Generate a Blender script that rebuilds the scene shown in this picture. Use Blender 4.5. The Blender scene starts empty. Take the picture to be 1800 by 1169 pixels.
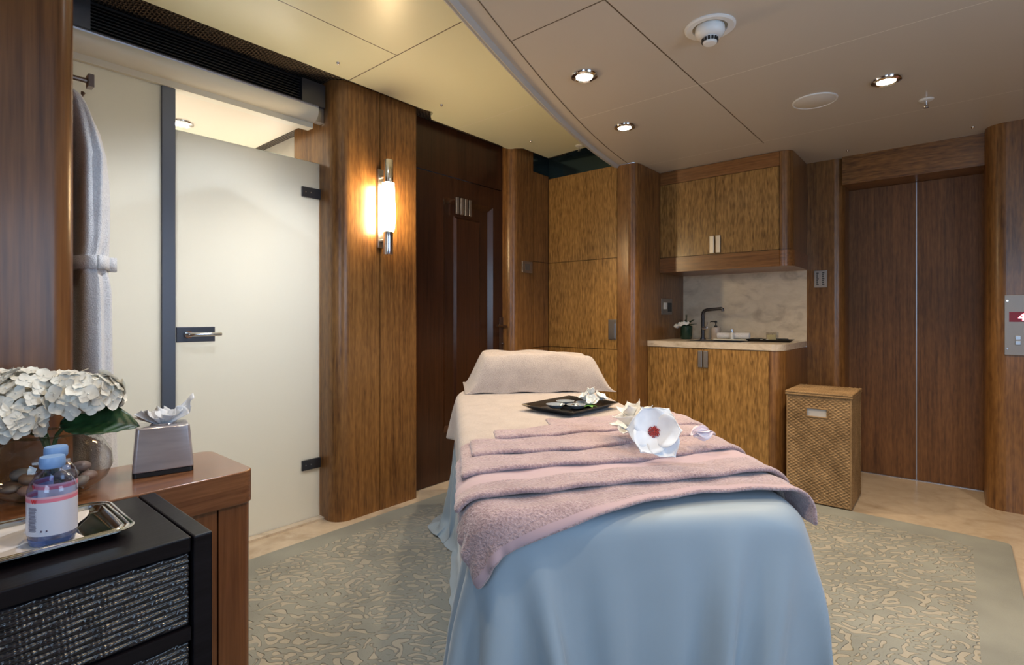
import bpy, math, random
import numpy as np
from mathutils import Vector, Matrix
PI = math.pi
R = math.radians
random.seed(7)
C = bpy.context.scene.collection

# ------------------------------------------------------------------ materials
def nt(name):
    m = bpy.data.materials.new(name); m.use_nodes = True
    t = m.node_tree; b = t.nodes['Principled BSDF']
    return m, t, b
def setp(b, **k):
    names = dict(col='Base Color', rough='Roughness', metal='Metallic', coat='Coat Weight', coatr='Coat Roughness', trans='Transmission Weight',
                 ior='IOR', sheen='Sheen Weight', sheenr='Sheen Roughness', spec='Specular IOR Level', emit='Emission Color', emits='Emission Strength', sss='Subsurface Weight', alpha='Alpha', aniso='Anisotropic')
    for q, v in k.items():
        i = b.inputs[names[q]]
        if q in ('col', 'emit'): v = (*v, 1)
        i.default_value = v
def N(t, typ, **k):
    n = t.nodes.new(typ)
    for q, v in k.items():
        if q == 'ins':
            for a, c in v.items():
                n.inputs[a].default_value = c
        else: setattr(n, q, v)
    return n
def ramp(t, fac, stops, interp='LINEAR'):
    r = t.nodes.new('ShaderNodeValToRGB'); r.color_ramp.interpolation = interp
    e = r.color_ramp.elements
    while len(e) < len(stops): e.new(0.5)
    for i, (p, c) in enumerate(stops):
        e[i].position = p; e[i].color = (*c, 1)
    t.links.new(fac, r.inputs[0]); return r.outputs[0]
def bump(t, b, h, strength=.3, dist=.01):
    n = t.nodes.new('ShaderNodeBump'); n.inputs['Strength'].default_value = strength; n.inputs['Distance'].default_value = dist
    t.links.new(h, n.inputs['Height']); t.links.new(n.outputs[0], b.inputs['Normal']); return n
def coords(t, scale=(1, 1, 1), world=False):
    if world: o = t.nodes.new('ShaderNodeNewGeometry').outputs['Position']
    else: o = t.nodes.new('ShaderNodeTexCoord').outputs['Object']
    mp = t.nodes.new('ShaderNodeMapping'); mp.inputs['Scale'].default_value = scale
    t.links.new(o, mp.inputs[0]); return mp.outputs[0]
def noise(t, vec, scale=1, detail=3, rough=.5, dist=0):
    n = N(t, 'ShaderNodeTexNoise', ins={'Scale': scale, 'Detail': detail, 'Roughness': rough, 'Distortion': dist})
    t.links.new(vec, n.inputs['Vector']); return n.outputs['Fac']
def math_(t, op, a, b=None):
    n = t.nodes.new('ShaderNodeMath'); n.operation = op
    for i, v in enumerate((a, b)):
        if v is None: continue
        if isinstance(v, (int, float)): n.inputs[i].default_value = v
        else: t.links.new(v, n.inputs[i])
    return n.outputs[0]
def flat(name, col, rough=.5, **k):
    m, t, b = nt(name); setp(b, col=col, rough=rough, **k); return m
def wood(name, dark, light, axis='z', fig=.4, rough=.32, coat=.14, sc=1.0, spec=.42):
    m, t, b = nt(name)
    ax = 'xyz'.index(axis)
    def s(a, g): v = [a * sc] * 3; v[ax] = g * sc; return tuple(v)
    v1 = coords(t, s(70, 2.2)); v2 = coords(t, s(260, 9)); v3 = coords(t, s(85, 17)); v4 = coords(t, s(7, .6))
    n1 = noise(t, v1, 1, 4, .55, .3); n2 = noise(t, v2, 1, 2, .5); n4 = noise(t, v4, 1, 2, .5)
    n3 = math_(t, 'ADD', math_(t, 'MULTIPLY', math_(t, 'SUBTRACT', noise(t, v3, 1, 1, .5, .4), .5), 2.6), .5)
    f = math_(t, 'ADD', math_(t, 'MULTIPLY', n1, .62 - fig * .3), math_(t, 'MULTIPLY', n2, .22))
    f = math_(t, 'ADD', f, math_(t, 'MULTIPLY', n3, fig * .30))
    f = math_(t, 'ADD', f, math_(t, 'MULTIPLY', n4, .22))
    c = ramp(t, f, [(.36, dark), (.72, light)])
    t.links.new(c, b.inputs['Base Color']); setp(b, rough=rough, coat=coat, coatr=.18, spec=spec)
    bump(t, b, n2, .06, .002)
    return m
WD = (.085, .034, .012); WL = (.32, .155, .048)
wood_wall = wood('sapele_veneer', WD, WL, 'z', .35)
wood_fig = wood('figured_veneer', (.15, .075, .020), (.46, .255, .080), 'z', .75)
wood_h = wood('horizontal_veneer', (.13, .052, .017), (.33, .15, .05), 'x', .3)
wood_dark = wood('mahogany_door', (.022, .008, .004), (.062, .022, .010), 'z', .1, rough=.28)
wood_top = wood('console_veneer', (.12, .045, .018), (.30, .125, .05), 'y', .15, rough=.22, coat=.5)
wood_con = wood('console_upright_veneer', (.12, .045, .018), (.27, .11, .042), 'z', .1, rough=.25)
black_lac = wood('black_lacquer', (.003, .002, .003), (.011, .009, .012), 'y', .1, rough=.38, coat=.0, spec=.18)
groove = flat('dark_groove', (.012, .006, .003), .8)
chrome = flat('chrome', (.75, .75, .77), .12, metal=1)
brushed = flat('brushed_steel', (.42, .42, .44), .33, metal=1)
plate_steel = flat('plate_steel', (.34, .31, .29), .5, metal=1)
gun = flat('dark_metal', (.10, .105, .125), .38, metal=.85)
post_m = flat('post_metal', (.15, .165, .20), .42, metal=.7)
bronze = flat('bronze', (.17, .12, .10), .35, metal=.9)
black = flat('black_plastic', (.008, .008, .009), .4)
white_pl = flat('white_plastic', (.75, .76, .76), .4)
cream = flat('cream_paint', (.62, .60, .52), .45)
mirror_b = flat('tinted_mirror', (.05, .085, .10), .12, metal=.8)
pearl = flat('pearl_grey_cover', (.5, .5, .52), .3)

def ceiling_mat(name, col, xl, yl, xr, yr, w=.0028):
    # xl: list of (x, ymin, ymax) dark grooves; yl: list of (y, xmin, xmax, dark?)
    m, t, b = nt(name)
    g = t.nodes.new('ShaderNodeNewGeometry'); s = t.nodes.new('ShaderNodeSeparateXYZ'); t.links.new(g.outputs['Position'], s.inputs[0])
    X, Y = s.outputs[0], s.outputs[1]
    def line(P, p, Q, q0, q1, ww):
        a = math_(t, 'LESS_THAN', math_(t, 'ABSOLUTE', math_(t, 'SUBTRACT', P, p)), ww)
        c1 = math_(t, 'GREATER_THAN', Q, q0); c2 = math_(t, 'LESS_THAN', Q, q1)
        return math_(t, 'MULTIPLY', a, math_(t, 'MULTIPLY', c1, c2))
    dark = light = None
    for x, a, c in xl:
        l = line(X, x, Y, a, c, w); dark = l if dark is None else math_(t, 'MAXIMUM', dark, l)
    for y, a, c, d in yl:
        l = line(Y, y, X, a, c, w if d else .0016)
        if d: dark = l if dark is None else math_(t, 'MAXIMUM', dark, l)
        else: light = l if light is None else math_(t, 'MAXIMUM', light, l)
    mx = t.nodes.new('ShaderNodeMix'); mx.data_type = 'RGBA'; mx.inputs[6].default_value = (*col, 1); mx.inputs[7].default_value = (.10, .075, .05, 1)
    t.links.new(dark, mx.inputs[0]); out = mx.outputs[2]
    if light is not None:
        m2 = t.nodes.new('ShaderNodeMix'); m2.data_type = 'RGBA'; m2.inputs[7].default_value = (.85, .82, .74, 1)
        t.links.new(light, m2.inputs[0]); t.links.new(out, m2.inputs[6]); out = m2.outputs[2]
    t.links.new(out, b.inputs['Base Color']); setp(b, rough=.34, spec=.45)
    return m
ceil_r = ceiling_mat('lacquered_ceiling_panels', (.56, .515, .455), [(-.93, -1.3, 3.56)],
                     [(1.593, -1.355, -.93, 1), (2.466, -1.61, 2, 0), (3.53, -1.8, 2, 0), (.72, -.93, 2, 0)], 0, 0)
ceil_l = ceiling_mat('pale_ceiling_panels', (.74, .745, .56), [(-2.04, -1.3, 1.555)],
                     [(1.555, -2.46, -1.50, 1), (2.42, -2.6, -1.6, 0)], 0, 0)

def marble(name, base, vein, sc=1.0, rough=.25):
    m, t, b = nt(name); v = coords(t, (2 * sc, 2 * sc, 3.2 * sc), True)
    n1 = noise(t, v, 1.6, 8, .62, 1.4); n2 = noise(t, v, 5, 6, .6, .6)
    c1 = ramp(t, n1, [(.30, vein), (.47, base), (.60, tuple(x * 1.06 for x in base)), (.8, tuple(x * .88 for x in base))])
    mx = t.nodes.new('ShaderNodeMix'); mx.data_type = 'RGBA'; mx.blend_type = 'MULTIPLY'; mx.inputs[0].default_value = .6
    c2 = ramp(t, n2, [(.3, (.8, .77, .72)), (.6, (1, 1, 1))])
    t.links.new(c1, mx.inputs[6]); t.links.new(c2, mx.inputs[7]); t.links.new(mx.outputs[2], b.inputs['Base Color'])
    setp(b, rough=rough); return m
floor_m = marble('beige_marble_floor', (.56, .47, .37), (.44, .35, .26), 1, .22)
splash_m = marble('marble_splashback', (.78, .68, .53), (.58, .49, .37), 1.3, .28)
counter_m = marble('marble_worktop', (.62, .54, .45), (.46, .38, .3), 2.5, .2)

def rug_mat():
    m, t, b = nt('sculpted_rug')
    g = t.nodes.new('ShaderNodeNewGeometry'); P = g.outputs['Position']
    mp = t.nodes.new('ShaderNodeMapping'); mp.inputs['Scale'].default_value = (1, 1, 0); mp.inputs['Rotation'].default_value = (0, 0, R(-40)); t.links.new(P, mp.inputs[0])
    nz = N(t, 'ShaderNodeTexNoise', ins={'Scale': 13, 'Detail': 1.5}); t.links.new(mp.outputs[0], nz.inputs['Vector'])
    va = t.nodes.new('ShaderNodeVectorMath'); va.operation = 'MULTIPLY_ADD'; va.inputs[1].default_value = (.05, .05, 0)
    t.links.new(nz.outputs['Color'], va.inputs[0]); t.links.new(mp.outputs[0], va.inputs[2])
    m2 = t.nodes.new('ShaderNodeMapping'); m2.inputs['Scale'].default_value = (9, 17, 1); t.links.new(va.outputs[0], m2.inputs[0])
    za = noise(t, m2.outputs[0], 1.0, 0, .5); m3 = t.nodes.new('ShaderNodeMapping'); m3.inputs['Location'].default_value = (31, 17, 5); m3.inputs['Scale'].default_value = (1.5, 1.0, 1); t.links.new(m2.outputs[0], m3.inputs[0])
    zb = noise(t, m3.outputs[0], 1.0, 0, .5)
    sa = math_(t, 'SINE', math_(t, 'MULTIPLY', za, 26.0)); sb = math_(t, 'SINE', math_(t, 'MULTIPLY', zb, 26.0))
    zz = math_(t, 'ADD', sa, math_(t, 'MULTIPLY', sb, .9))
    h = t.nodes.new('ShaderNodeMapRange'); h.inputs[1].default_value = -.62; h.inputs[2].default_value = -.10; h.interpolation_type = 'SMOOTHSTEP'
    t.links.new(zz, h.inputs[0]); pile = h.outputs[0]
    s = t.nodes.new('ShaderNodeSeparateXYZ'); t.links.new(P, s.inputs[0])
    # plain border band
    bx = math_(t, 'GREATER_THAN', s.outputs[0], .06); bl = math_(t, 'LESS_THAN', s.outputs[0], -2.30); by = math_(t, 'GREATER_THAN', s.outputs[1], 3.33)
    bd = math_(t, 'MAXIMUM', bx, math_(t, 'MAXIMUM', bl, by))
    pile = math_(t, 'MAXIMUM', pile, bd)
    fine = noise(t, mp.outputs[0], 420, 2); big = noise(t, mp.outputs[0], 3.0, 3)
    gc = ramp(t, big, [(.35, (.24, .25, .23)), (.65, (.325, .34, .31))])
    cc = ramp(t, big, [(.35, (.38, .355, .295)), (.65, (.45, .42, .36))])
    mx = t.nodes.new('ShaderNodeMix'); mx.data_type = 'RGBA'; t.links.new(pile, mx.inputs[0]); t.links.new(cc, mx.inputs[6]); t.links.new(gc, mx.inputs[7])
    mf = t.nodes.new('ShaderNodeMix'); mf.data_type = 'RGBA'; mf.blend_type = 'MULTIPLY'; mf.inputs[0].default_value = .5
    t.links.new(mx.outputs[2], mf.inputs[6]); t.links.new(ramp(t, fine, [(.3, (.7, .7, .7)), (.7, (1, 1, 1))]), mf.inputs[7])
    t.links.new(mf.outputs[2], b.inputs['Base Color'])
    hh = math_(t, 'ADD', pile, math_(t, 'MULTIPLY', fine, .25))
    bump(t, b, hh, 1.0, .009); setp(b, rough=.9, sheen=.2, spec=.1)
    return m
rug_m = rug_mat()

def terry(name, col, hi, sc=260, st=.9):
    m, t, b = nt(name); v = coords(t, (1, 1, 1))
    n1 = noise(t, v, sc, 2, .6); n2 = noise(t, v, 14, 3)
    f = math_(t, 'ADD', math_(t, 'MULTIPLY', n1, .7), math_(t, 'MULTIPLY', n2, .3))
    t.links.new(ramp(t, f, [(.36, col), (.62, hi)]), b.inputs['Base Color'])
    bump(t, b, f, st, .006); setp(b, rough=.95, sheen=.5, sheenr=.5, spec=.1); return m
terry_b = terry('beige_terry', (.38, .315, .285), (.53, .455, .415), 300, .9)
terry_p = terry('pink_terry', (.29, .195, .205), (.47, .345, .36), 200, 1.0)
terry_w = terry('white_terry', (.66, .66, .70), (.84, .84, .87), 220, .8)
hem_m = flat('woven_towel_band', (.42, .30, .335), .75, sheen=.3)
def cloth_m(name, col):
    m, t, b = nt(name); v = coords(t); n1 = noise(t, v, 9, 3)
    t.links.new(ramp(t, n1, [(.3, tuple(x * .95 for x in col)), (.7, col)]), b.inputs['Base Color'])
    setp(b, rough=.5, sheen=.35, sheenr=.35, spec=.3); bump(t, b, noise(t, v, 900, 1), .06, .001); return m
sheet_m = cloth_m('blue_sateen', (.33, .405, .475))

def frost_mat():
    m = bpy.data.materials.new('frosted_glass'); m.use_nodes = True; t = m.node_tree; t.nodes.clear()
    out = t.nodes.new('ShaderNodeOutputMaterial')
    tr = t.nodes.new('ShaderNodeBsdfTranslucent'); tr.inputs[0].default_value = (.80, .80, .77, 1)
    df = t.nodes.new('ShaderNodeBsdfDiffuse'); df.inputs[0].default_value = (.72, .71, .66, 1)
    gl = t.nodes.new('ShaderNodeBsdfGlossy'); gl.inputs['Roughness'].default_value = .38; gl.inputs[0].default_value = (.9, .9, .9, 1)
    m1 = t.nodes.new('ShaderNodeMixShader'); m1.inputs[0].default_value = .35; t.links.new(tr.outputs[0], m1.inputs[1]); t.links.new(df.outputs[0], m1.inputs[2])
    fr = t.nodes.new('ShaderNodeFresnel'); fr.inputs[0].default_value = 1.35
    m2 = t.nodes.new('ShaderNodeMixShader'); t.links.new(fr.outputs[0], m2.inputs[0]); t.links.new(m1.outputs[0], m2.inputs[1]); t.links.new(gl.outputs[0], m2.inputs[2])
    t.links.new(m2.outputs[0], out.inputs[0]); return m
frost = frost_mat()
def thin_glass(name, tint=(1, 1, 1), ior=1.45):
    m = bpy.data.materials.new(name); m.use_nodes = True; t = m.node_tree; t.nodes.clear()
    out = t.nodes.new('ShaderNodeOutputMaterial'); a = t.nodes.new('ShaderNodeBsdfTransparent'); a.inputs[0].default_value = (*tint, 1)
    g = t.nodes.new('ShaderNodeBsdfGlossy'); g.inputs['Roughness'].default_value = .02
    lw = t.nodes.new('ShaderNodeLayerWeight'); lw.inputs[0].default_value = .5
    fr = math_(t, 'ADD', .06 * (ior / 1.45), math_(t, 'MULTIPLY', math_(t, 'POWER', lw.outputs['Facing'], 3.0), .8))
    x = t.nodes.new('ShaderNodeMixShader'); t.links.new(fr, x.inputs[0]); t.links.new(a.outputs[0], x.inputs[1]); t.links.new(g.outputs[0], x.inputs[2])
    t.links.new(x.outputs[0], out.inputs[0]); return m
clear = thin_glass('clear_glass', (.93, .93, .92))
clear_rim = thin_glass('glass_edge', (.75, .82, .78), 1.6)
bottle_m = thin_glass('clear_bottle_plastic', (.80, .85, .97), 1.4)
def emis(name, col, s):
    m, t, b = nt(name); setp(b, col=col, emit=col, emits=s, rough=.4); return m

# ------------------------------------------------------------------ geometry
def box(x0, x1, y0, y1, z0, z1):
    v = [(x, y, z) for x in (x0, x1) for y in (y0, y1) for z in (z0, z1)]
    f = [(0, 1, 3, 2), (4, 6, 7, 5), (0, 4, 5, 1), (2, 3, 7, 6), (0, 2, 6, 4), (1, 5, 7, 3)]
    return v, f
def prism(poly, z0, z1):
    n = len(poly)
    a = sum(poly[i][0] * poly[(i + 1) % n][1] - poly[(i + 1) % n][0] * poly[i][1] for i in range(n))
    if a < 0: poly = poly[::-1]
    v = [(x, y, z0) for x, y in poly] + [(x, y, z1) for x, y in poly]
    f = [tuple(range(n))[::-1], tuple(range(n, 2 * n))] + [(i, (i + 1) % n, n + (i + 1) % n, n + i) for i in range(n)]
    return v, f
def arc(cx, cy, r, a0, a1, n=10):
    return [(cx + r * math.cos(R(a0 + (a1 - a0) * i / n)), cy + r * math.sin(R(a0 + (a1 - a0) * i / n))) for i in range(n + 1)]
def rrect(x0, x1, y0, y1, r, n=6):
    return arc(x1 - r, y0 + r, r, -90, 0, n) + arc(x1 - r, y1 - r, r, 0, 90, n) + arc(x0 + r, y1 - r, r, 90, 180, n) + arc(x0 + r, y0 + r, r, 180, 270, n)
def lathe(prof, c=(0, 0, 0), n=32, sx=1, sy=1):
    v, f = [], []
    k = len(prof)
    for r, z in prof:
        for i in range(n):
            a = 2 * PI * i / n; v.append((c[0] + sx * r * math.cos(a), c[1] + sy * r * math.sin(a), c[2] + z))
    for j in range(k - 1):
        for i in range(n):
            i2 = (i + 1) % n; f.append((j * n + i, j * n + i2, (j + 1) * n + i2, (j + 1) * n + i))
    if prof[0][0] > 1e-4: f.append(tuple(range(n))[::-1])
    if prof[-1][0] > 1e-4: f.append(tuple((k - 1) * n + i for i in range(n)))
    return v, f
def olathe(prof, c=(0, 0, 0), n=32):
    v, f = lathe(prof, c, n); return v, [q for q in f if len(q) == 4]
def tube(pts, r, n=10, cap=True):
    pts = [Vector(p) for p in pts]; v, f = [], []
    rr = r if isinstance(r, (list, tuple)) else [r] * len(pts)
    up = Vector((0, 0, 1)); prev = None
    for i, p in enumerate(pts):
        d = (pts[min(i + 1, len(pts) - 1)] - pts[max(i - 1, 0)]).normalized()
        if prev is None:
            a = d.cross(up if abs(d.z) < .9 else Vector((1, 0, 0))).normalized()
        else: a = (prev - d * prev.dot(d)).normalized()
        prev = a; b_ = d.cross(a)
        for k in range(n):
            t = 2 * PI * k / n; v.append(tuple(p + (a * math.cos(t) + b_ * math.sin(t)) * rr[i]))
    m = len(pts)
    for j in range(m - 1):
        for k in range(n):
            k2 = (k + 1) % n; f.append((j * n + k, j * n + k2, (j + 1) * n + k2, (j + 1) * n + k))
    if cap: f += [tuple(range(n))[::-1], tuple((m - 1) * n + k for k in range(n))]
    return v, f
def grid(nu, nv, fn):
    v = [tuple(fn(i / (nu - 1), j / (nv - 1))) for j in range(nv) for i in range(nu)]
    f = [(j * nu + i, j * nu + i + 1, (j + 1) * nu + i + 1, (j + 1) * nu + i) for j in range(nv - 1) for i in range(nu - 1)]
    return v, f
def ellipsoid(c, r, n=16, m=10, sq=1.0):
    v, f = [], []
    for j in range(m + 1):
        ph = -PI / 2 + PI * j / m
        for i in range(n):
            a = 2 * PI * i / n
            v.append((c[0] + r[0] * math.cos(ph) * math.cos(a), c[1] + r[1] * math.cos(ph) * math.sin(a), c[2] + r[2] * math.sin(ph)))
    for j in range(m):
        for i in range(n):
            i2 = (i + 1) % n; f.append((j * n + i, j * n + i2, (j + 1) * n + i2, (j + 1) * n + i))
    return v, f
def xf(g, M):
    return [tuple(M @ Vector(p)) for p in g[0]], g[1]
def join(gs):
    v, f = [], []
    for a, b in gs:
        o = len(v); v += a; f += [tuple(i + o for i in q) for q in b]
    return v, f

def mk(name, gs, mat, parent=None, smooth=False, bevel=0, sub=0, solid=0, local=False, ang=35, keep=False, mats=None, midx=None):
    """one mesh object; geometry is in world coordinates unless local; a top-level mesh gets its origin at its base"""
    if isinstance(gs, tuple): gs = [gs]
    v, f = join(gs)
    off = Vector((0, 0, 0))
    if parent is not None:
        if not local: off = Vector(parent['_w']) if '_w' in parent else Vector((0, 0, 0))
    elif not keep:
        a = np.array(v); off = Vector(((a[:, 0].min() + a[:, 0].max()) / 2, (a[:, 1].min() + a[:, 1].max()) / 2, a[:, 2].min()))
    me = bpy.data.meshes.new(name); me.from_pydata([(p[0] - off[0], p[1] - off[1], p[2] - off[2]) for p in v], [], f)
    me.validate()
    o = bpy.data.objects.new(name, me); C.objects.link(o)
    if parent is not None: o.parent = parent; o['_w'] = tuple(off)
    else: o.location = off; o['_w'] = tuple(off)
    for m in ([mat] if mats is None else mats): me.materials.append(m)
    if midx is not None: me.polygons.foreach_set('material_index', midx)
    if smooth:
        me.polygons.foreach_set('use_smooth', [True] * len(me.polygons))
        if ang: me.set_sharp_from_angle(angle=R(ang))
    if bevel:
        b = o.modifiers.new('bevel', 'BEVEL'); b.width = bevel; b.segments = 2; b.limit_method = 'ANGLE'; b.angle_limit = R(50)
    if solid:
        s = o.modifiers.new('solid', 'SOLIDIFY'); s.thickness = abs(solid); s.offset = 1 if solid > 0 else -1
    if sub:
        s = o.modifiers.new('sub', 'SUBSURF'); s.levels = sub; s.render_levels = sub
    return o
def tag(o, label=None, cat=None, group=None, kind=None):
    if label: o['label'] = label
    if cat: o['category'] = cat
    if group: o['group'] = group
    if kind: o['kind'] = kind
    return o
def thing(name, label, cat, loc=(0, 0, 0), rz=0, group=None, kind=None):
    o = bpy.data.objects.new(name, None); C.objects.link(o); o.location = loc; o.rotation_euler = (0, 0, rz); o['_w'] = tuple(loc); o.empty_display_size = .05
    return tag(o, label, cat, group, kind)
def struct(name, gs, mat, **k):
    o = mk(name, gs, mat, **k); o['kind'] = 'structure'; return o
def text(s, size, M, ext=.0003):
    cu = bpy.data.curves.new('t', 'FONT'); cu.body = s; cu.size = size; cu.extrude = ext; cu.resolution_u = 3
    o = bpy.data.objects.new('t', cu); C.objects.link(o); bpy.context.view_layer.update()
    dg = bpy.context.evaluated_depsgraph_get(); me = o.evaluated_get(dg).to_mesh()
    g = ([tuple(M @ v.co) for v in me.vertices], [tuple(p.vertices) for p in me.polygons])
    o.evaluated_get(dg).to_mesh_clear(); bpy.data.objects.remove(o); bpy.data.curves.remove(cu)
    return g

# ------------------------------------------------------------------ the room shell
CR, CL = 2.20, 2.35          # right (dropped) and left ceiling heights
struct('floor', box(-3.95, 1.5, -1.4, 4.6, -.05, 0), floor_m)
# curved lip between the two ceilings
def lipx(y):
    pts = [(-1.3, -.33), (-.5, -.70), (0, -.905), (.5, -1.085), (1.244, -1.346), (1.802, -1.526), (2.221, -1.649), (2.946, -1.822), (3.41, -1.90), (3.8, -1.93)]
    ys = np.array([p[0] for p in pts]); xs = np.array([p[1] for p in pts])
    co = np.polyfit(ys, xs, 4); return float(np.polyval(co, y))
cy = [-1.3 + i * (3.40 + 1.3) / 40 for i in range(41)]
poly = [(lipx(y), y) for y in cy] + [(-1.75, 3.40), (-1.75, 4.55), (1.5, 4.55), (1.5, -1.3)]
struct('ceiling', prism(poly, CR, 2.40), ceil_r, keep=True)
lp = [(-2.45, -1.3), (-2.45, 2.06)] + arc(-2.49, 2.10, .055, 20, 90, 5) + [(-2.535, 2.20), (-2.535, 2.86)] + arc(-2.50, 2.93, .05, 190, 90, 5) + [(-2.45, 3.02), (-2.45, 3.33)] + \
     [(lipx(y) + .01, y) for y in cy[::-1] if y <= 3.33]
struct('ceiling', prism(lp, CL, CL + .02), ceil_l, keep=True)
struct('ceiling', box(-4, 1.5, -1.4, 4.6, 2.62, 2.66), groove)
# lip bead: hollowed metal-grey edge with pale outer strip
def sweep(ys, prof):
    v, f = [], []
    n = len(prof)
    for y in ys:
        dx = (lipx(y + .01) - lipx(y - .01)) / .02; nn = Vector((-1, dx, 0)).normalized()
        for a, z in prof: v.append((lipx(y) + nn.x * a, y + nn.y * a, z))
    for j in range(len(ys) - 1):
        for i in range(n): f.append((j * n + i, j * n + (i + 1) % n, (j + 1) * n + (i + 1) % n, (j + 1) * n + i))
    f += [tuple(range(n)), tuple(((len(ys) - 1) * n + i) for i in range(n))]
    return v, f
struct('trim_1', sweep(cy, [(-.032, CR + .004), (-.028, CR - .012), (-.018, CR - .02), (-.008, CR - .012), (.0, CR - .016), (.012, CR - .006), (.014, CR + .03), (.0, CR + .16), (-.032, CR + .16)]),
       flat('ceiling_lip_paint', (.50, .49, .47), .4), smooth=True, ang=50)
mm, t_, b_ = nt('ceiling_inner_seam'); setp(b_, col=(.12, .09, .06), rough=.7)
def seamx(y): return lipx(y) + .103
def ribbon(fx, ys, w, z):
    v, f = [], []
    for y in ys: v += [(fx(y) - w, y, z), (fx(y) + w, y, z), (fx(y) + w, y, z + .004), (fx(y) - w, y, z + .004)]
    for j in range(len(ys) - 1):
        for i in range(4): f.append((j * 4 + i, j * 4 + (i + 1) % 4, (j + 1) * 4 + (i + 1) % 4, (j + 1) * 4 + i))
    return v, f
struct('trim_2', ribbon(seamx, cy, .0022, CR - .0012), mm)

# woven dark soffit above the left ceiling's edge
def woven():
    m, t, b = nt('woven_metal_mesh'); v = coords(t, (1, 1, 1), True)
    w1 = N(t, 'ShaderNodeTexChecker', ins={'Scale': 75.0}); t.links.new(v, w1.inputs['Vector'])
    w2 = N(t, 'ShaderNodeTexWave', wave_type='BANDS', bands_direction='Y', ins={'Scale': 22.0, 'Distortion': 0.0}); t.links.new(v, w2.inputs['Vector'])
    w3 = N(t, 'ShaderNodeTexWave', wave_type='BANDS', bands_direction='X', ins={'Scale': 22.0, 'Distortion': 0.0}); t.links.new(v, w3.inputs['Vector'])
    f = math_(t, 'MAXIMUM', math_(t, 'MULTIPLY', w2.outputs['Fac'], w1.outputs['Fac']), math_(t, 'MULTIPLY', w3.outputs['Fac'], math_(t, 'SUBTRACT', 1, w1.outputs['Fac'])))
    t.links.new(ramp(t, f, [(.55, (.006, .005, .005)), (.9, (.20, .15, .11))]), b.inputs['Base Color']); bump(t, b, f, .8, .004); setp(b, rough=.45, metal=.3); return m
wov = woven()
struct('trim_3', box(-2.76, -2.33, .33, 3.45, CL + .022, CL + .03), wov)
# left walls
w = [(-2.75, .335)] + arc(-1.955, .28, .055, 90, 0, 8) + [(-1.90, -1.4), (-2.75, -1.4)]
struct('wall_left', prism(w, 0, 2.6), wood('near_column_veneer', (.075, .026, .010), (.25, .105, .036), 'z', .15, sc=.6), smooth=True)
pa = [(-2.95, 1.512), (-2.585, 1.512)] + arc(-2.585, 1.597, .085, -90, 0, 10) + [(-2.50, 1.785), (-2.95, 1.785)]
pb = [(-2.95, 1.789), (-2.50, 1.789), (-2.50, 2.045)] + arc(-2.51, 2.045, .01, 0, 90, 3) + [(-2.95, 2.055)]
struct('wall_left', [prism(pa, 0, CL + .02), prism(pb, 0, CL + .02)], wood_wall, smooth=True)
struct('wall_left', box(-2.7, -2.52, 1.784, 1.79, 0, CL), groove)
# beyond the door
pc = [(-2.95, 2.955), (-2.575, 2.955)] + arc(-2.575, 3.03, .075, -90, 0, 10) + [(-2.50, 3.2), (-2.95, 3.2)]
struct('wall_left', [prism(pc, 0, CL + .02)], wood_wall, smooth=True)
struct('wall_left', [box(-2.7, -2.50, 3.203, 3.4, .002, .860), box(-2.7, -2.50, 3.203, 3.4, .864, 1.528), box(-2.7, -2.50, 3.203, 3.4, 1.532, 2.225)], wood_wall)
struct('wall_left', box(-2.7, -2.503, 3.19, 3.5, 0, 2.225), groove)
struct('trim_4', [box(-2.7, -2.50, 3.203, 3.4, 2.228, 2.375)], mirror_b)
struct('trim_5', [box(-2.7, -1.8, 3.405, 3.42, 2.205, 2.50)], mirror_b)
# door header
struct('wall_left', box(-2.75, -2.6, 2.05, 2.96, 2.046, CL + .02), wood_dark)
# door 1: dark mahogany door
d1 = thing('door_1', None, None, (-2.6, 2.5, 0), kind='structure')
y0, y1, z1 = 2.058, 2.992, 2.040
fr = [box(-2.64, -2.60, y0, 2.36, .004, z1), box(-2.64, -2.60, 2.85, y1, .004, z1), box(-2.64, -2.60, 2.36, 2.85, .004, .33), box(-2.64, -2.60, 2.36, 2.85, 1.90, z1), box(-2.66, -2.64, y0, y1, .004, z1)]
mk('door_leaf', fr, wood_dark, d1)
def bev(ya, yb, za, zb, k, x0, x1):  # bevelled frame ring from outer rect at x0 to inner rect at x1
    o = [(ya, za), (yb, za), (yb, zb), (ya, zb)]; i = [(ya + k, za + k), (yb - k, za + k), (yb - k, zb - k), (ya + k, zb - k)]
    v = [(x0, a, b) for a, b in o] + [(x1, a, b) for a, b in i]
    return v, [(j, (j + 1) % 4, 4 + (j + 1) % 4, 4 + j) for j in range(4)]
mk('moulding', [bev(2.36, 2.85, .33, 1.90, .035, -2.60, -2.625), bev(2.475, 2.735, .42, 1.79, .018, -2.625, -2.612), box(-2.63, -2.612, 2.493, 2.717, .438, 1.772), box(-2.632, -2.625, 2.39, 2.82, .35, 1.88)], wood_dark, d1)
for a in (2.468, 2.509, 2.55, 2.591): mk('steel_bar', box(-2.60, -2.585, a, a + .026, 1.80, 1.915), brushed, d1, bevel=.003)
hp = mk('lock_plate', box(-2.60, -2.592, 2.915, 2.965, .842, 1.096), bronze, d1, bevel=.002)
mk('lever_handle', [tube([(-2.592, 2.94, 1.03), (-2.545, 2.94, 1.03), (-2.54, 2.93, 1.03), (-2.54, 2.83, 1.035)], .009, 10), lathe([(.013, 0), (.013, .006)], (-2.589, 2.94, .90), 12)], bronze, hp, smooth=True)

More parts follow.
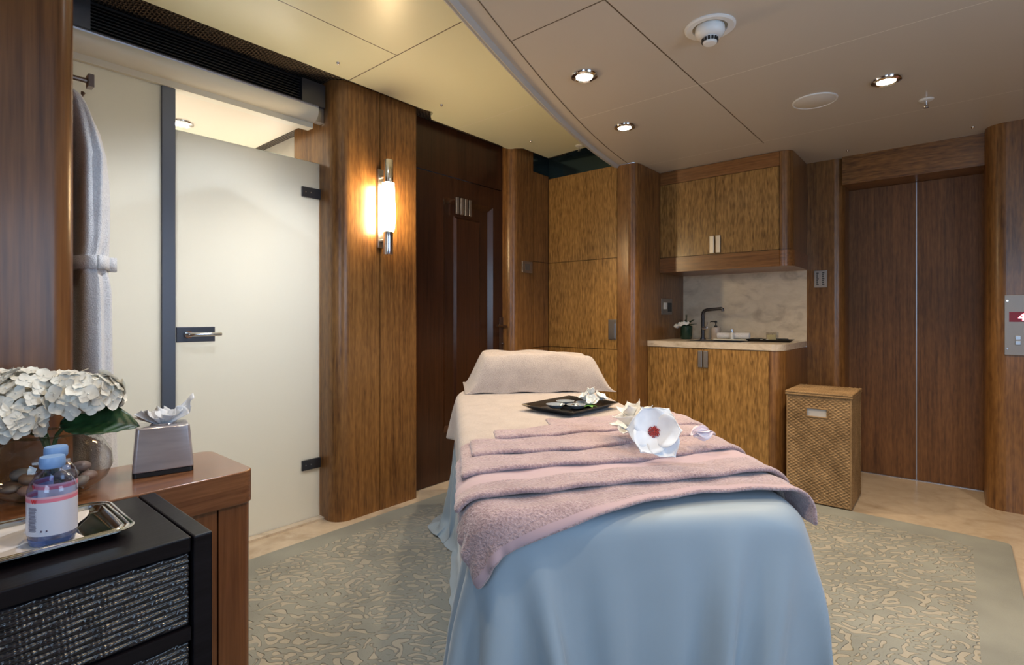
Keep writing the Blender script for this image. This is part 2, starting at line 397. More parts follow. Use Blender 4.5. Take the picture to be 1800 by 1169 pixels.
# ---- steam shower room
cw = marble('steam_room_stone', (.66, .62, .54), (.58, .53, .45), .6, .4)
struct('wall_shower', [box(-3.95, -3.85, .2, 1.7, 0, 2.6), box(-3.95, -2.68, 1.565, 1.66, 0, 2.6), box(-3.95, -2.755, .2, .30, 0, 2.6)], cw)
struct('ceiling_shower', box(-3.9, -2.70, .3, 1.46, 2.155, 2.175), flat('steam_room_ceiling_paint', (.62, .56, .47), .4))
struct('trim_6', box(-3.9, -2.70, .3, 1.565, 2.19, 2.2), wov)
# fixed frosted panel, post, door
struct('window_1', box(-2.676, -2.666, .336, .758, .02, 2.150), frost)
struct('trim_7', box(-2.69, -2.655, .759, .812, .0, 2.155), post_m, bevel=.002)
d2 = thing('door_2', None, None, (-2.67, 1.15, 0), kind='structure')
mk('glass_leaf', box(-2.675, -2.665, .814, 1.508, .012, 1.938), frost, d2)
mk('glass_edge', box(-2.674, -2.666, .814, 1.508, 1.9381, 1.940), clear_rim, d2)
for z in (1.77, .304):
    h = mk('hinge', box(-2.682, -2.655, 1.405, 1.512, z - .027, z + .027), gun, d2, bevel=.002)
    for y in (1.425, 1.455): mk('screw', xf(lathe([(.004, 0), (.003, .0015)], n=10), Matrix.Translation((-2.655, y, z)) @ Matrix.Rotation(PI / 2, 4, 'Y')), chrome, h)
pl = mk('handle_plate', box(-2.665, -2.655, .815, .975, .985, 1.054), gun, d2, bevel=.002)
mk('lever_handle', [tube([(-2.655, .86, 1.02), (-2.615, .86, 1.02), (-2.61, .875, 1.02), (-2.61, .985, 1.02)], .009, 12), tube([(-2.655, .86, 1.02), (-2.64, .86, 1.02)], .017, 14)], chrome, pl, smooth=True)
struct('trim_8', box(-2.72, -2.62, .336, 1.512, 0, .012), counter_m)
# blind rail above the shower opening
br = thing('blind_cassette', 'long cream blind cassette with grey top edge above the glass shower front', 'blind', (-2.62, .9, 2.13))
pr = [(-2.66, 2.222), (-2.605, 2.222), (-2.590, 2.212), (-2.588, 2.195), (-2.596, 2.172), (-2.615, 2.152), (-2.64, 2.143), (-2.66, 2.143)]
def extr(prof, ya, yb):
    n = len(prof); v = [(x, ya, z) for x, z in prof] + [(x, yb, z) for x, z in prof]
    return v, [tuple(range(n)), tuple(range(n, 2 * n))[::-1]] + [(i, n + i, n + (i + 1) % n, (i + 1) % n) for i in range(n)]
mk('cover', extr(pr[2:] + [(-2.66, 2.21)], .338, 1.462), cream, br, smooth=True, ang=50)
mk('top_edge', extr([(-2.66, 2.212), (-2.590, 2.212), (-2.588, 2.218), (-2.594, 2.226), (-2.66, 2.226)], .338, 1.462), flat('grey_anodised', (.33, .33, .37), .4, metal=.5), br)
mk('backing_strip', extr([(-2.70, 2.116), (-2.645, 2.116), (-2.645, 2.143), (-2.70, 2.143)], .338, 1.46), cream, br)
gr = thing('air_grille', 'black slatted air grille between steel end plates above the blind cassette', 'vent', (-2.62, .9, 2.22))
mk('housing', box(-2.68, -2.655, .34, 1.51, 2.227, CL + .02), black, gr)
for i in range(9):
    z = 2.236 + i * .0135
    mk('slat', box(-2.655, -2.622, .5, 1.374, z, z + .005), black, gr)
mk('end_plate', box(-2.655, -2.60, .34, .50, 2.23, CL + .015), gun, gr)
mk('end_plate', box(-2.655, -2.598, 1.374, 1.505, 2.190 + .036, CL - .002), gun, gr)
mk('bracket', box(-2.66, -2.62, 1.463, 1.51, 2.15, 2.226), brushed, gr)

# ---- tall cabinet
tc = thing('tall_cabinet', 'tall golden veneered cabinet with rounded edge and steel door pull, in the left corner', 'cabinet', (-2.1, 3.6, 0))
body = [(-2.495, 3.415), (-1.88, 3.415), (-1.879, 3.40)] + arc(-1.80, 3.47, .07, -90, 0, 10) + [(-1.73, 4.30), (-2.495, 4.30)]
mk('body', prism(body, 0, 2.198), wood_wall, tc, smooth=True)
for a, b2 in ((.004, .860), (.864, 1.528), (1.532, 2.203)):
    dd = mk('door', box(-2.494, -1.883, 3.40, 3.4145, a, b2), wood_fig, tc)
    if a == .864:
        mk('handle', [box(-1.95, -1.887, 3.393, 3.3995, .935, 1.08), box(-1.925, -1.895, 3.386, 3.393, .945, 1.05)], brushed, dd, bevel=.001)
mk('door_gap', box(-2.494, -1.879, 3.4146, 3.4149, 0, 2.2), groove, tc)
# ---- kitchenette
bc = thing('base_cabinet', 'low veneered kitchenette cabinet with two doors below the marble worktop', 'cabinet', (-1.27, 3.9, 0))
bp = [(-1.728, 3.595), (-.903, 3.595), (-.902, 3.58)] + arc(-.90, 3.66, .08, -88, 0, 10) + [(-.82, 4.24), (-1.728, 4.24)]
mk('body', prism(bp, .065, .884), wood_wall, bc, smooth=True)
mk('plinth', prism([(-1.728, 3.64), (-.92, 3.64), (-.87, 3.69), (-.87, 4.24), (-1.728, 4.24)], 0, .064), black, bc)
for a, b2, hx in ((-1.727, -1.322, -1.354), (-1.319, -.906, -1.3165)):
    dd = mk('door', box(a, b2, 3.58, 3.5945, .068, .882), wood_fig, bc)
    mk('handle', [box(hx, hx + .029, 3.567, 3.5795, .755, .868)], brushed, dd, bevel=.002)
# worktop with sink opening
wt = thing('worktop', 'pale marble kitchenette worktop with rounded corner and dark inset sink', 'worktop', (-1.27, 3.9, .885))
SX0, SX1, SY0, SY1 = -1.50, -1.12, 3.72, 4.0
mk('slab', [prism([(-1.728, 3.575), (-.91, 3.575)] + arc(-.90, 3.655, .08, -90, 0, 10) + [(-.82, SY0), (-1.728, SY0)], .886, .926), box(-1.728, SX0, SY0, SY1, .886, .926), box(SX1, -.82, SY0, SY1, .886, .926), box(-1.728, -.82, SY1, 4.238, .886, .926)], counter_m, wt)
mk('sink', [box(SX0, SX1, SY0, SY1, .8862, .895), box(SX0, SX0 + .004, SY0, SY1, .895, .9265), box(SX1 - .004, SX1, SY0, SY1, .895, .9265), box(SX0, SX1, SY0, SY0 + .004, .895, .9265), box(SX0, SX1, SY1 - .004, SY1, .895, .9265)], gun, wt)
struct('wall_back', box(-1.73, -.82, 4.24, 4.30, .90, 1.46), splash_m)
uc = thing('upper_cabinet', 'wall-hung veneered cabinet with two doors above the marble splashback', 'cabinet', (-1.27, 4.0, 1.435))
up = [(-1.728, 3.805), (-.893, 3.805), (-.892, 3.79)] + arc(-.885, 3.855, .065, -88, 0, 10) + [(-.82, 4.24), (-1.728, 4.24)]
mk('body', prism(up, 1.5475, 2.198), wood_wall, uc, smooth=True)
mp_ = [(-1.728, 3.782), (-.893, 3.782)] + arc(-.885, 3.847, .073, -90, 0, 10) + [(-.812, 4.24), (-1.728, 4.24)]
mk('pelmet', prism(mp_, 1.436, 1.5445), wood_h, uc, smooth=True)
mk('frieze', box(-1.727, -.894, 3.79, 3.8045, 2.102, 2.197), wood_h, uc)
mk('shadow_gap', [box(-1.727, -.80 - .03, 3.80, 4.2, 1.5446, 1.5474)], groove, uc)
for a, b2, hx in ((-1.727, -1.311, -1.350), (-1.308, -.896, -1.306)):
    dd = mk('door', box(a, b2, 3.79, 3.8045, 1.549, 2.099), wood_fig, uc)
    mk('handle', [box(hx, hx + .032, 3.777, 3.7895, 1.555, 1.678)], brushed, dd, bevel=.002)
# ---- back wall right of kitchenette, lift
wb = [(-.82, 4.24), (-.65, 4.24)] + arc(-.65, 4.30, .06, -90, 0, 8) + [(-.59, 4.6), (-.82, 4.6)]
struct('wall_back', prism(wb, 0, CR), wood_wall, smooth=True)
struct('wall_back', box(-.60, .18, 4.22, 4.50, 2.008, CR), wood('header_veneer', WD, WL, 'x', .5))
wr = [(1.5, 4.06), (.215, 4.06)] + arc(.215, 4.145, .085, 270, 180, 10) + [(.13, 4.6), (1.5, 4.6)]
struct('wall_right', prism(wr, 0, CR), wood_wall, smooth=True)
d3 = thing('door_3', None, None, (-.2, 4.46, 0), kind='structure')
lift_v = wood('lift_veneer', (.085, .034, .012), (.25, .112, .038), 'z', .35, rough=.5, coat=0)
mk('lift_leaf', box(-.60, -.207, 4.45, 4.49, .004, 2.006), lift_v, d3)
mk('lift_leaf', box(-.202, .14, 4.45, 4.49, .004, 2.006), lift_v, d3)
mk('meeting_edge', box(-.207, -.202, 4.4495, 4.49, .004, 2.006), brushed, d3)
mk('sill', box(-.60, .14, 4.44, 4.5, 0, .004), brushed, d3)
struct('wall_back', box(-.7, .3, 4.5, 4.6, 0, 2.3), groove)
# near and far-right walls with daylight windows (behind the camera)
wallp = wood_wall
WY0, WY1, WZ0, WZ1 = .55, 1.75, .85, 1.95
struct('wall_right', [box(1.40, 1.5, -1.4, WY0, 0, CR), box(1.40, 1.5, WY1, 4.1, 0, CR), box(1.40, 1.5, WY0, WY1, 0, WZ0), box(1.40, 1.5, WY0, WY1, WZ1, CR)], wallp)
NX0, NX1 = -.2, .95
struct('wall_front', [box(-2.0, NX0, -1.4, -1.3, 0, 2.4), box(NX1, 1.5, -1.4, -1.3, 0, 2.4), box(NX0, NX1, -1.4, -1.3, 0, WZ0), box(NX0, NX1, -1.4, -1.3, WZ1, 2.4)], wallp)
def winframe(name, gs): struct(name, gs, cream)
winframe('window_2', [box(1.40, 1.44, WY0, WY0 + .03, WZ0, WZ1), box(1.40, 1.44, WY1 - .03, WY1, WZ0, WZ1), box(1.40, 1.44, WY0, WY1, WZ0, WZ0 + .03), box(1.40, 1.44, WY0, WY1, WZ1 - .03, WZ1)])
winframe('window_3', [box(NX0, NX0 + .03, -1.34, -1.30, WZ0, WZ1), box(NX1 - .03, NX1, -1.34, -1.30, WZ0, WZ1), box(NX0, NX1, -1.34, -1.30, WZ0, WZ0 + .03), box(NX0, NX1, -1.34, -1.30, WZ1 - .03, WZ1)])

# ---- rug
rv = rrect(-2.42, .20, -.9, 3.47, .03, 4)
tag(mk('rug', prism(rv, .0005, .012), rug_m, bevel=.004), 'large grey-green sculpted rug with pebble pattern on the marble floor', 'rug')

# ------------------------------------------------------------------ ceiling fittings
warm = (1.0, .76, .48); coolw = (.86, .93, 1.0)
def spot(loc, power, col, size=115, blend=.6, rad=.03):
    l = bpy.data.lights.new('spot', 'SPOT'); l.energy = power; l.color = col; l.spot_size = R(size); l.spot_blend = blend; l.shadow_soft_size = rad
    o = bpy.data.objects.new('spot_beam', l); C.objects.link(o); o.location = loc; return o
lamp_w = emis('warm_lamp', (1.0, .86, .62), 30); lamp_c = emis('cool_lamp', (.9, .96, 1), 30)
def downlight(x, y, z, label, power, col=warm, lm=None, r=.062, size=115, cat='downlight'):
    t = thing('ceiling_downlight', label, cat, (x, y, z))
    ring = [(r * .60, .004), (r * .63, -.010), (r * .76, -.015), (r * .95, -.010), (r, -.004), (r, 0), (r * .66, .004)]
    mk('ring', olathe(ring, (0, 0, 0), 40), chrome, t, smooth=True, local=True)
    mk('lamp', lathe([(.0001, -.006), (r * .45, -.005), (r * .58, -.002), (r * .59, .0)], (0, 0, 0), 32), lm or lamp_w, t, smooth=True, local=True)
    spot((x, y, z - .02), power, col, size)
    return t
PW = 37
downlight(-1.291, 2.031, CR, 'chrome-ringed ceiling downlight nearest the curved ceiling edge, larger of the pair', PW)
downlight(-1.46, 2.727, CR, 'small chrome-ringed ceiling downlight in front of the corner cabinet', PW)
downlight(-.248, 2.976, CR, 'dazzling bright ceiling downlight above the laundry basket, beside the round speaker', PW)
downlight(-.288, 1.98, CR, 'ceiling downlight just above the top frame edge, right of the smoke detector', PW)
downlight(-1.62, 1.12, CL, 'cool downlight in the pale left ceiling at the top edge', 40, coolw, lamp_c)
downlight(-3.21, 1.007, 2.155, 'cool white spot in the steam shower ceiling behind the glass', 60, coolw, lamp_c, size=150)
spot((-3.22, 1.36, 2.13), 175, (1, .97, .91), 120, 1.0)  # added beam without a fitting, brightens the frosted door from inside
spot((-3.2, .62, 2.13), 85, (1, .97, .92), 120, 1.0)  # second added beam, also without a fitting, brightens the shower interior
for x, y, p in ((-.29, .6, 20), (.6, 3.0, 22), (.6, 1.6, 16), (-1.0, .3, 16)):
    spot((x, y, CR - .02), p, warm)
# left downlights washing the panelled wall
sd = thing('smoke_detector', 'white domed smoke detector recessed in a round ceiling ring', 'smoke detector', (-.714, 2.004, CR))
mk('ring', olathe([(.062, .004), (.064, -.006), (.085, -.008), (.092, -.004), (.092, .0)], n=40), white_pl, sd, smooth=True, local=True)
mk('recess', lathe([(.0001, -.001), (.063, -.001), (.063, .004)], n=32), flat('recess_grey', (.30, .28, .22), .6), sd, local=True)
mk('dome', lathe([(.052, -.001), (.054, -.018), (.050, -.030), (.040, -.038), (.031, -.041)], n=40), white_pl, sd, smooth=True, local=True, ang=60)
mk('sensor_cap', lathe([(.029, -.041), (.026, -.060), (.022, -.064), (.0001, -.065)], n=32), white_pl, sd, smooth=True, local=True)
for i in range(14):
    a = 2 * PI * i / 14
    mk('grille_slot', xf(box(.0265, .0300, -.0042, .0042, -.057, -.044), Matrix.Rotation(a, 4, 'Z')), black, sd, local=True)
sp = thing('ceiling_speaker', 'round flat white speaker grille flush in the ceiling', 'speaker', (-.55, 3.03, CR))
mk('grille', lathe([(.0001, -.004), (.092, -.004), (.095, -.002)], n=48), flat('perforated_grille', (.62, .60, .57), .7), sp, smooth=True, local=True)
mk('rim', olathe([(.094, -.003), (.096, -.006), (.101, -.005), (.102, 0)], n=48), white_pl, sp, smooth=True, local=True)
def sprinkler(x, y, z, label, r=.032):
    s = thing('fire_sprinkler', label, 'sprinkler', (x, y, z))
    mk('plate', lathe([(.0001, -.008), (r * .8, -.007), (r, -.002), (r, 0)], n=28), white_pl, s, smooth=True, local=True)
    mk('nozzle', [tube([(0, 0, -.006), (0, 0, -.028)], .005, 10), lathe([(.0001, -.042), (.011, -.042), (.011, -.040), (.0001, -.039)], n=14), tube([(.006, 0, -.02), (.008, 0, -.032), (0, 0, -.041)], .0015, 6), tube([(-.006, 0, -.02), (-.008, 0, -.032), (0, 0, -.041)], .0015, 6)], chrome, s, smooth=True, local=True)
sprinkler(-.116, 3.379, CR, 'chrome fire sprinkler on white plate in the ceiling before the lift')
sprinkler(-2.10, 3.234, CL, 'chrome fire sprinkler in the pale ceiling near the far corner', .028)
def plug(x, y, z, label):
    mk_ = mk('ceiling_fixing', [lathe([(.0001, -.004), (.007, -.004), (.009, -.001), (.009, 0)], (x, y, z), 16), ellipsoid((x, y, z - .006), (.007, .007, .005), 10, 6)], chrome, smooth=True)
    tag(mk_, label, 'ceiling fixing', 'small chrome ceiling fixings')
plug(-2.318, 1.411, CL, 'tiny chrome ceiling fixing above the shower door hinge side')
plug(-2.313, 2.085, CL, 'tiny chrome ceiling fixing near the top of the dark door')
plug(-2.308, 2.928, CL, 'tiny chrome ceiling fixing closest to the far left corner')
plug(-2.30, .70, CL, 'tiny chrome ceiling fixing at the top edge above the black grille')
plug(-.547, 4.07, CR, 'tiny chrome ceiling fixing above the left side of the lift')
plug(.073, 4.039, CR, 'tiny chrome ceiling fixing above the right side of the lift')

# ------------------------------------------------------------------ wall fittings
sc = thing('wall_sconce', 'lit frosted tube wall light with chrome caps on the veneered panel', 'wall light', (-2.5, 1.80, 1.45))
mk('back_plate', box(-2.5, -2.485, 1.765, 1.80, 1.49, 1.935), brushed, sc, bevel=.002)
SX, SY = -2.42, 1.785
for z in (1.53, 1.89): mk('arm', tube([(-2.485, SY, z), (SX, SY, z)], .009, 10), brushed, sc, smooth=True)
mk('cap', lathe([(.026, 0), (.027, .003), (.027, .127), (.024, .13)], (SX, SY, 1.447), 32), chrome, sc, smooth=True)
mk('cap', lathe([(.024, 0), (.027, .003), (.027, .127), (.026, .13)], (SX, SY, 1.846), 32), chrome, sc, smooth=True)
lm = mk('glass_shade', lathe([(.030, 0), (.036, .02), (.039, .06), (.040, .11), (.037, .18), (.034, .25), (.033, .27)], (SX, SY, 1.577), 32), emis('lit_opal_glass', (1.0, .72, .38), 62), sc, smooth=True)
th = thing('thermostat', 'small steel thermostat plate on the narrow veneer wall beyond the dark door', 'thermostat', (-2.5, 3.127, 1.43))
mk('plate', box(-2.50, -2.493, 3.06, 3.185, 1.435, 1.523), plate_steel, th, bevel=.002)
mk('display', box(-2.493, -2.491, 3.095, 3.15, 1.455, 1.503), flat('grey_display', (.12, .11, .10), .3), th)
s1 = thing('wall_switch', 'steel socket and switch plate on the side wall left of the sink', 'switch', (-1.73, 3.9, 1.11))
mk('plate', box(-1.73, -1.723, 3.81, 4.0, 1.118, 1.242), plate_steel, s1, bevel=.002)
mk('rocker', box(-1.723, -1.718, 3.84, 3.89, 1.16, 1.21), white_pl, s1, bevel=.001)
mk('socket', box(-1.723, -1.719, 3.92, 3.985, 1.14, 1.21), black, s1, bevel=.001)
s2 = thing('control_panel', 'square steel keypad plate with black markings between kitchenette and lift', 'control panel', (-.73, 4.24, 1.3))
mk('plate', box(-.772, -.692, 4.232, 4.24, 1.307, 1.428), plate_steel, s2, bevel=.002)
for x in (-.757, -.722):
    for i in range(7):
        z = 1.325 + .0135 * i; mk('key_mark', box(x, x + (.010 if i % 3 else .014), 4.2312, 4.232, z, z + .007), black, s2)
lpn = thing('lift_panel', 'brushed steel lift call panel with red lit 4 on the right wall', 'lift control panel', (.29, 4.06, .88))
mk('plate', box(.207, .38, 4.052, 4.06, .885, 1.222), plate_steel, lpn, bevel=.002)
mk('display', box(.226, .36, 4.0505, 4.052, 1.072, 1.128), emis('dim_red_display', (.10, .0, .006), .5), lpn)
g4 = text('4', .058, Matrix.Translation((.262, 4.050, 1.079)) @ Matrix.Rotation(PI / 2, 4, 'X') @ Matrix.Scale(1.0, 4))
mk('digit', g4, emis('lit_red_digit', (1.0, .12, .16), 9), lpn)
for z in (.955, .983):
    mk('button', box(.250, .274, 4.046, 4.052, z - .011, z + .011), brushed, lpn, bevel=.0015)
for z in (1.19, .92): mk('screw', xf(lathe([(.005, 0), (.004, .002)], n=10), Matrix.Translation((.219, 4.052, z)) @ Matrix.Rotation(PI / 2, 4, 'X')), chrome, lpn)
# ------------------------------------------------------------------ console and chest (left foreground)
cs = thing('console_table', 'glossy veneered console with rounded corner holding the vase and tissue box', 'console', (-1.64, .2, 0))
tp = rrect(-1.795, -1.475, -1.25, .645, .035, 6)
mk('top', prism(tp, .592, .68), wood_top, cs, smooth=True, bevel=.003)
mk('end_upright', prism([(-1.79, .553), (-1.482, .553), (-1.482, .608)] + arc(-1.512, .610, .03, 0, 90, 6) + [(-1.79, .64)], .013, .591), wood_con, cs, smooth=True)
mk('front_panel', box(-1.79, -1.484, -1.24, .549, .013, .591), wood_con, cs)
ch = thing('chest_of_drawers', 'black lacquered chest with woven rope drawer fronts in the left foreground', 'chest of drawers', (-1.23, .05, 0))
X0, X1, YE = -1.395, -1.06, .385
mk('top', box(X0, X1 - .004, -.45, YE - .0345, .672, .6995), black_lac, ch, bevel=.0025)
mk('side_panel', box(X0, X1, YE - .032, YE, .013, .70), black_lac, ch, bevel=.003)
mk('side_panel', box(X0, X1, -.484, -.452, .013, .70), black_lac, ch, bevel=.003)
mk('carcass', [box(X0, X1 - .03, -.45, YE - .034, .03, .671), box(X1 - .03, X1 - .006, -.45, YE - .034, .510, .534), box(X1 - .03, X1 - .006, -.45, YE - .034, .352, .374), box(X1 - .03, X1 - .006, -.45, YE - .034, .192, .214), box(X1 - .03, X1 - .006, -.45, YE - .034, .014, .05)], black_lac, ch)
def rope_m():
    m, t, b = nt('black_woven_rope'); v = coords(t, (30, 30, 160)); n = noise(t, v, 1, 3)
    t.links.new(ramp(t, n, [(.35, (.003, .003, .005)), (.75, (.028, .023, .026))]), b.inputs['Base Color']); setp(b, rough=.20, coat=.0, spec=.6); return m
rope = rope_m()
def rope_panel(z0, z1):
    rows = max(1, round((z1 - z0) / .0112)); p = (z1 - z0) / rows
    nv = rows * 9 + 1; ya, yb = -.448, YE - .037; nu = 300
    rnd = [random.random() * .05 for _ in range(rows + 1)]; ln = [random.uniform(.040, .055) for _ in range(rows + 1)]
    def fn(a, c):
        y = ya + (yb - ya) * a; q = c * rows; k = min(rows - 1, int(q)); fr = q - k
        base = math.sin(PI * min(1, max(0, fr)))
        tw = (y + rnd[k]) / ln[k] - fr * .55; tw -= math.floor(tw)
        st = math.sin(PI * tw)
        x = X1 - .0145 + .0050 * base ** .55 * (.45 + .55 * st ** .5) + .0006 * math.sin(y * 900 + k)
        return (x, y, z0 + (z1 - z0) * c)
    return grid(nu, nv, fn)
for z0, z1 in ((.534, .671), (.374, .510), (.214, .352), (.05, .192)):
    dr = mk('drawer', box(X1 - .03, X1 - .0155, -.449, YE - .0355, z0 + .001, z1 - .001), black_lac, ch)
    if z1 > .4: mk('woven_front', rope_panel(z0 + .002, z1 - .002), rope, dr, smooth=True, ang=0)
# tray with napkin
silver = flat('polished_silver', (.72, .70, .66), .10, metal=1)
tr = thing('serving_tray', 'polished silver rectangular tray with stepped rim under the water bottles', 'tray', (-1.26, .08, .70))
def traygeo(x0, x1, y0, y1, rr, prof):
    v, f = [], []; n = None
    for d, z in prof:
        ring = rrect(x0 + d, x1 - d, y0 + d, y1 - d, max(.006, rr - d * .6), 7); n = len(ring); v += [(a, b2, z) for a, b2 in ring]
    for j in range(len(prof) - 1):
        for i in range(n): f.append((j * n + i, j * n + (i + 1) % n, (j + 1) * n + (i + 1) % n, (j + 1) * n + i))
    f.append(tuple((len(prof) - 1) * n + i for i in range(n)))
    return v, f
mk('dish', traygeo(-1.368, -1.145, -.20, .292, .035, [(.03, .7005), (.022, .7015), (.004, .7125), (0, .7135), (.0, .7155), (.003, .7165), (.006, .715), (.009, .715), (.011, .7165), (.014, .7145), (.017, .7145), (.019, .7155), (.023, .706), (.03, .7035)]), silver, tr, smooth=True, ang=60)
pap = flat('white_paper', (.66, .62, .60), .7)
def nap(a, b2):
    x = -1.345 + .175 * a + .004 * math.sin(b2 * 5); y = -.19 + .435 * b2 + .012 * math.sin(a * 6 + 1) * b2 - .03 * a * b2
    z = .7068 + .0012 * math.sin(a * 9 + b2 * 4) ** 2 + .0030 * math.exp(-((b2 - .80 - .05 * a) / .012) ** 2) + .002 * math.exp(-((b2 - .45) / .01) ** 2)
    return (x, y, z)
tag(mk('paper_napkin', grid(24, 90, nap), pap, smooth=True, solid=.0005), 'creased white paper napkin lying in the silver tray', 'napkin')

# water bottles
def label_mat():
    m, t, b = nt('bottle_label')
    tc = t.nodes.new('ShaderNodeTexCoord'); s = t.nodes.new('ShaderNodeSeparateXYZ'); t.links.new(tc.outputs['Object'], s.inputs[0])
    z = s.outputs[2]
    c = ramp(t, math_(t, 'MULTIPLY', z, 10), [(0, (.70, .70, .80)), (.78, (.70, .70, .80)), (.785, (.80, .22, .30)), (.84, (.80, .22, .30)), (.845, (.72, .42, .50)), (1.0, (.80, .52, .58))])
    t.links.new(c, b.inputs['Base Color']); setp(b, rough=.3, coat=.3); return m
lab = label_mat(); cap_m = flat('pale_blue_cap', (.20, .36, .68), .4, sss=.0)
water_m = bottle_m
base_m = nt('blue_bottle_base'); setp(base_m[2], col=(.30, .42, .80), rough=.12, trans=.75, ior=1.3); base_m = base_m[0]
txt_m = flat('label_print', (.10, .07, .12), .6); red_m = flat('label_red_print', (.7, .03, .05), .5)
def bottle(x, y, z, rz, label):
    t = thing('water_bottle', label, 'bottle', (x, y, z), rz, 'small water bottles on the silver tray')
    S = dict(n=40)
    def L(prof, sx=.84, sy=.74): return lathe(prof, (0, 0, 0), 40, sx, sy)
    body = [(.0001, .014), (.040, .014), (.042, .02), (.042, .088), (.0415, .096), (.037, .108), (.028, .118), (.019, .124), (.0155, .127), (.0155, .131), (.0001, .131)]
    mk('body', L(body), water_m, t, smooth=True, local=True)
    mk('base', L([(.0001, .0005), (.034, .0), (.038, .003), (.041, .0138), (.0001, .0138)]), base_m, t, smooth=True, local=True)
    mk('cap', lathe([(.0001, .1312), (.0165, .1312), (.0178, .134), (.0178, .147), (.0165, .150), (.0001, .1505)], n=40), cap_m, t, smooth=True, local=True)
    # wrap-around label
    def lw(a, c):
        th = R(-200 + 250 * a); r = .0428; return (.84 * r * math.cos(th), .74 * r * math.sin(th), .022 + .066 * c)
    lb = mk('label_sleeve', grid(50, 8, lw), lab, t, smooth=True, local=True)
    gs = []
    for i in range(26):        # lines of small print and two drop symbols
        for th0, th1 in ((-112, -88),):
            zz = .030 + i * .0016; q = []
            a0, a1 = R(th0 - random.random() * 2), R(th1 - random.random() * 5)
            for a in np.linspace(a0, a1, 6): q += [(.0366 * math.cos(a), .0323 * math.sin(a), zz), (.0366 * math.cos(a), .0323 * math.sin(a), zz + .0008)]
            gs.append((q, [(2 * k, 2 * k + 2, 2 * k + 3, 2 * k + 1) for k in range(5)]))
    for th in (-78, -66):
        a = R(th); p = Vector((.0366 * math.cos(a), .0323 * math.sin(a), .031)); gs.append(ellipsoid(p, (.0014, .0006, .0018), 8, 6))
    mk('small_print', gs, txt_m, lb, local=True)
    a = R(-104)
    g = text('W', .011, Matrix.Translation((.0368 * math.cos(a), .0325 * math.sin(a), .0775)) @ Matrix.Rotation(a + PI / 2, 4, 'Z') @ Matrix.Rotation(PI / 2, 4, 'X'))
    mk('printed_letter', g, red_m, lb, local=True)
    return t
bottle(-1.200, .178, .7078, R(42), 'front small water bottle with pale blue cap and pink-topped label')
bottle(-1.286, .196, .7078, R(15), 'rear small water bottle, mostly hidden behind the front one')

# tissue box
tb = thing('tissue_box', 'tapered pearl grey tissue box cover with black base and tissue pulled up', 'tissue box', (-1.655, .475, .68), R(-13))
def frustum(hx, hy, z0, tx, ty, z1, r=.008):
    a = rrect(-hx, hx, -hy, hy, r, 4); b2 = rrect(-tx, tx, -ty, ty, r, 4); n = len(a)
    v = [(p[0], p[1], z0) for p in a] + [(p[0], p[1], z1) for p in b2]
    return v, [tuple(range(n))[::-1], tuple(range(n, 2 * n))] + [(i, (i + 1) % n, n + (i + 1) % n, n + i) for i in range(n)]
mk('base', frustum(.051, .068, .001, .051, .068, .012), black, tb, local=True)
mm, t_, b_ = nt('pearl_lacquer'); v_ = coords(t_, (6, 6, 46)); n_ = noise(t_, v_, 1, 3)
t_.links.new(ramp(t_, n_, [(.3, (.36, .33, .36)), (.7, (.50, .47, .49))]), b_.inputs['Base Color']); setp(b_, rough=.16, metal=.35, coat=.5)
mk('cover', frustum(.052, .069, .0125, .042, .060, .128), mm, tb, local=True, bevel=.004, smooth=True)
mk('slot_rim', lathe([(.022, .1285), (.026, .131), (.030, .1285)], n=28, sx=.7), mm, tb, smooth=True, local=True)
tis = flat('white_tissue', (.80, .81, .84), .8, sss=.0)
def tissue(k):
    def fn(a, c):
        s = (a - .5) * 2; ph = k * 1.7
        y = s * (.012 + .052 * c ** .9) + .006 * c * math.sin(a * 26 + ph)
        x = (.008 + .010 * k) * c * math.cos(ph * 2) + .013 * c * math.sin(a * 17 + ph)
        h = .034 + .006 * math.sin(a * 21 + ph) + .010 * math.sin(a * 9 + ph * 2)
        return (x, y, .126 + h * c)
    return fn
def peak(a, c):
    s = (a - .5) * 2
    return (.020 * s * c + .006 * math.sin(a * 8) * c, .01 + .062 * c + .032 * s * (1 - .45 * c) * math.sin(PI * min(1, c + .15)), .128 + .076 * c - .012 * s * s * c + .004 * math.sin(c * 9))
tg = [grid(46, 12, tissue(k)) for k in range(4)] + [grid(14, 18, peak)]
mk('tissue', tg, tis, tb, smooth=True, local=True, ang=0, solid=.0006)

# glass bowl, pebbles, hydrangeas
VX, VY, VZ = -1.640, .240, .680
vs = thing('glass_vase', 'round clear glass bowl vase holding hydrangeas and pebbles on the console', 'vase', (VX, VY, VZ))
vp = [(.0001, .001), (.055, .001), (.085, .010), (.108, .030), (.119, .058), (.116, .088), (.100, .118), (.078, .138), (.066, .144)]
mk('bowl', olathe(vp, n=56), clear, vs, smooth=True, local=True, ang=0)
mk('rim', olathe([(.064, .141), (.064, .1465), (.069, .1465), (.069, .141), (.064, .141)], n=48), clear_rim, vs, smooth=True, local=True)
mk('foot', olathe([(.03, .001), (.055, .0008), (.062, .003), (.050, .006), (.03, .006)], n=40), clear_rim, vs, smooth=True, local=True)
peb = [flat('pebble_%s' % k, c_, .45) for k, c_ in (('brown', (.16, .10, .07)), ('grey', (.22, .19, .17)), ('rose', (.30, .20, .17)))]
rp = random.Random(3); spots_ = []
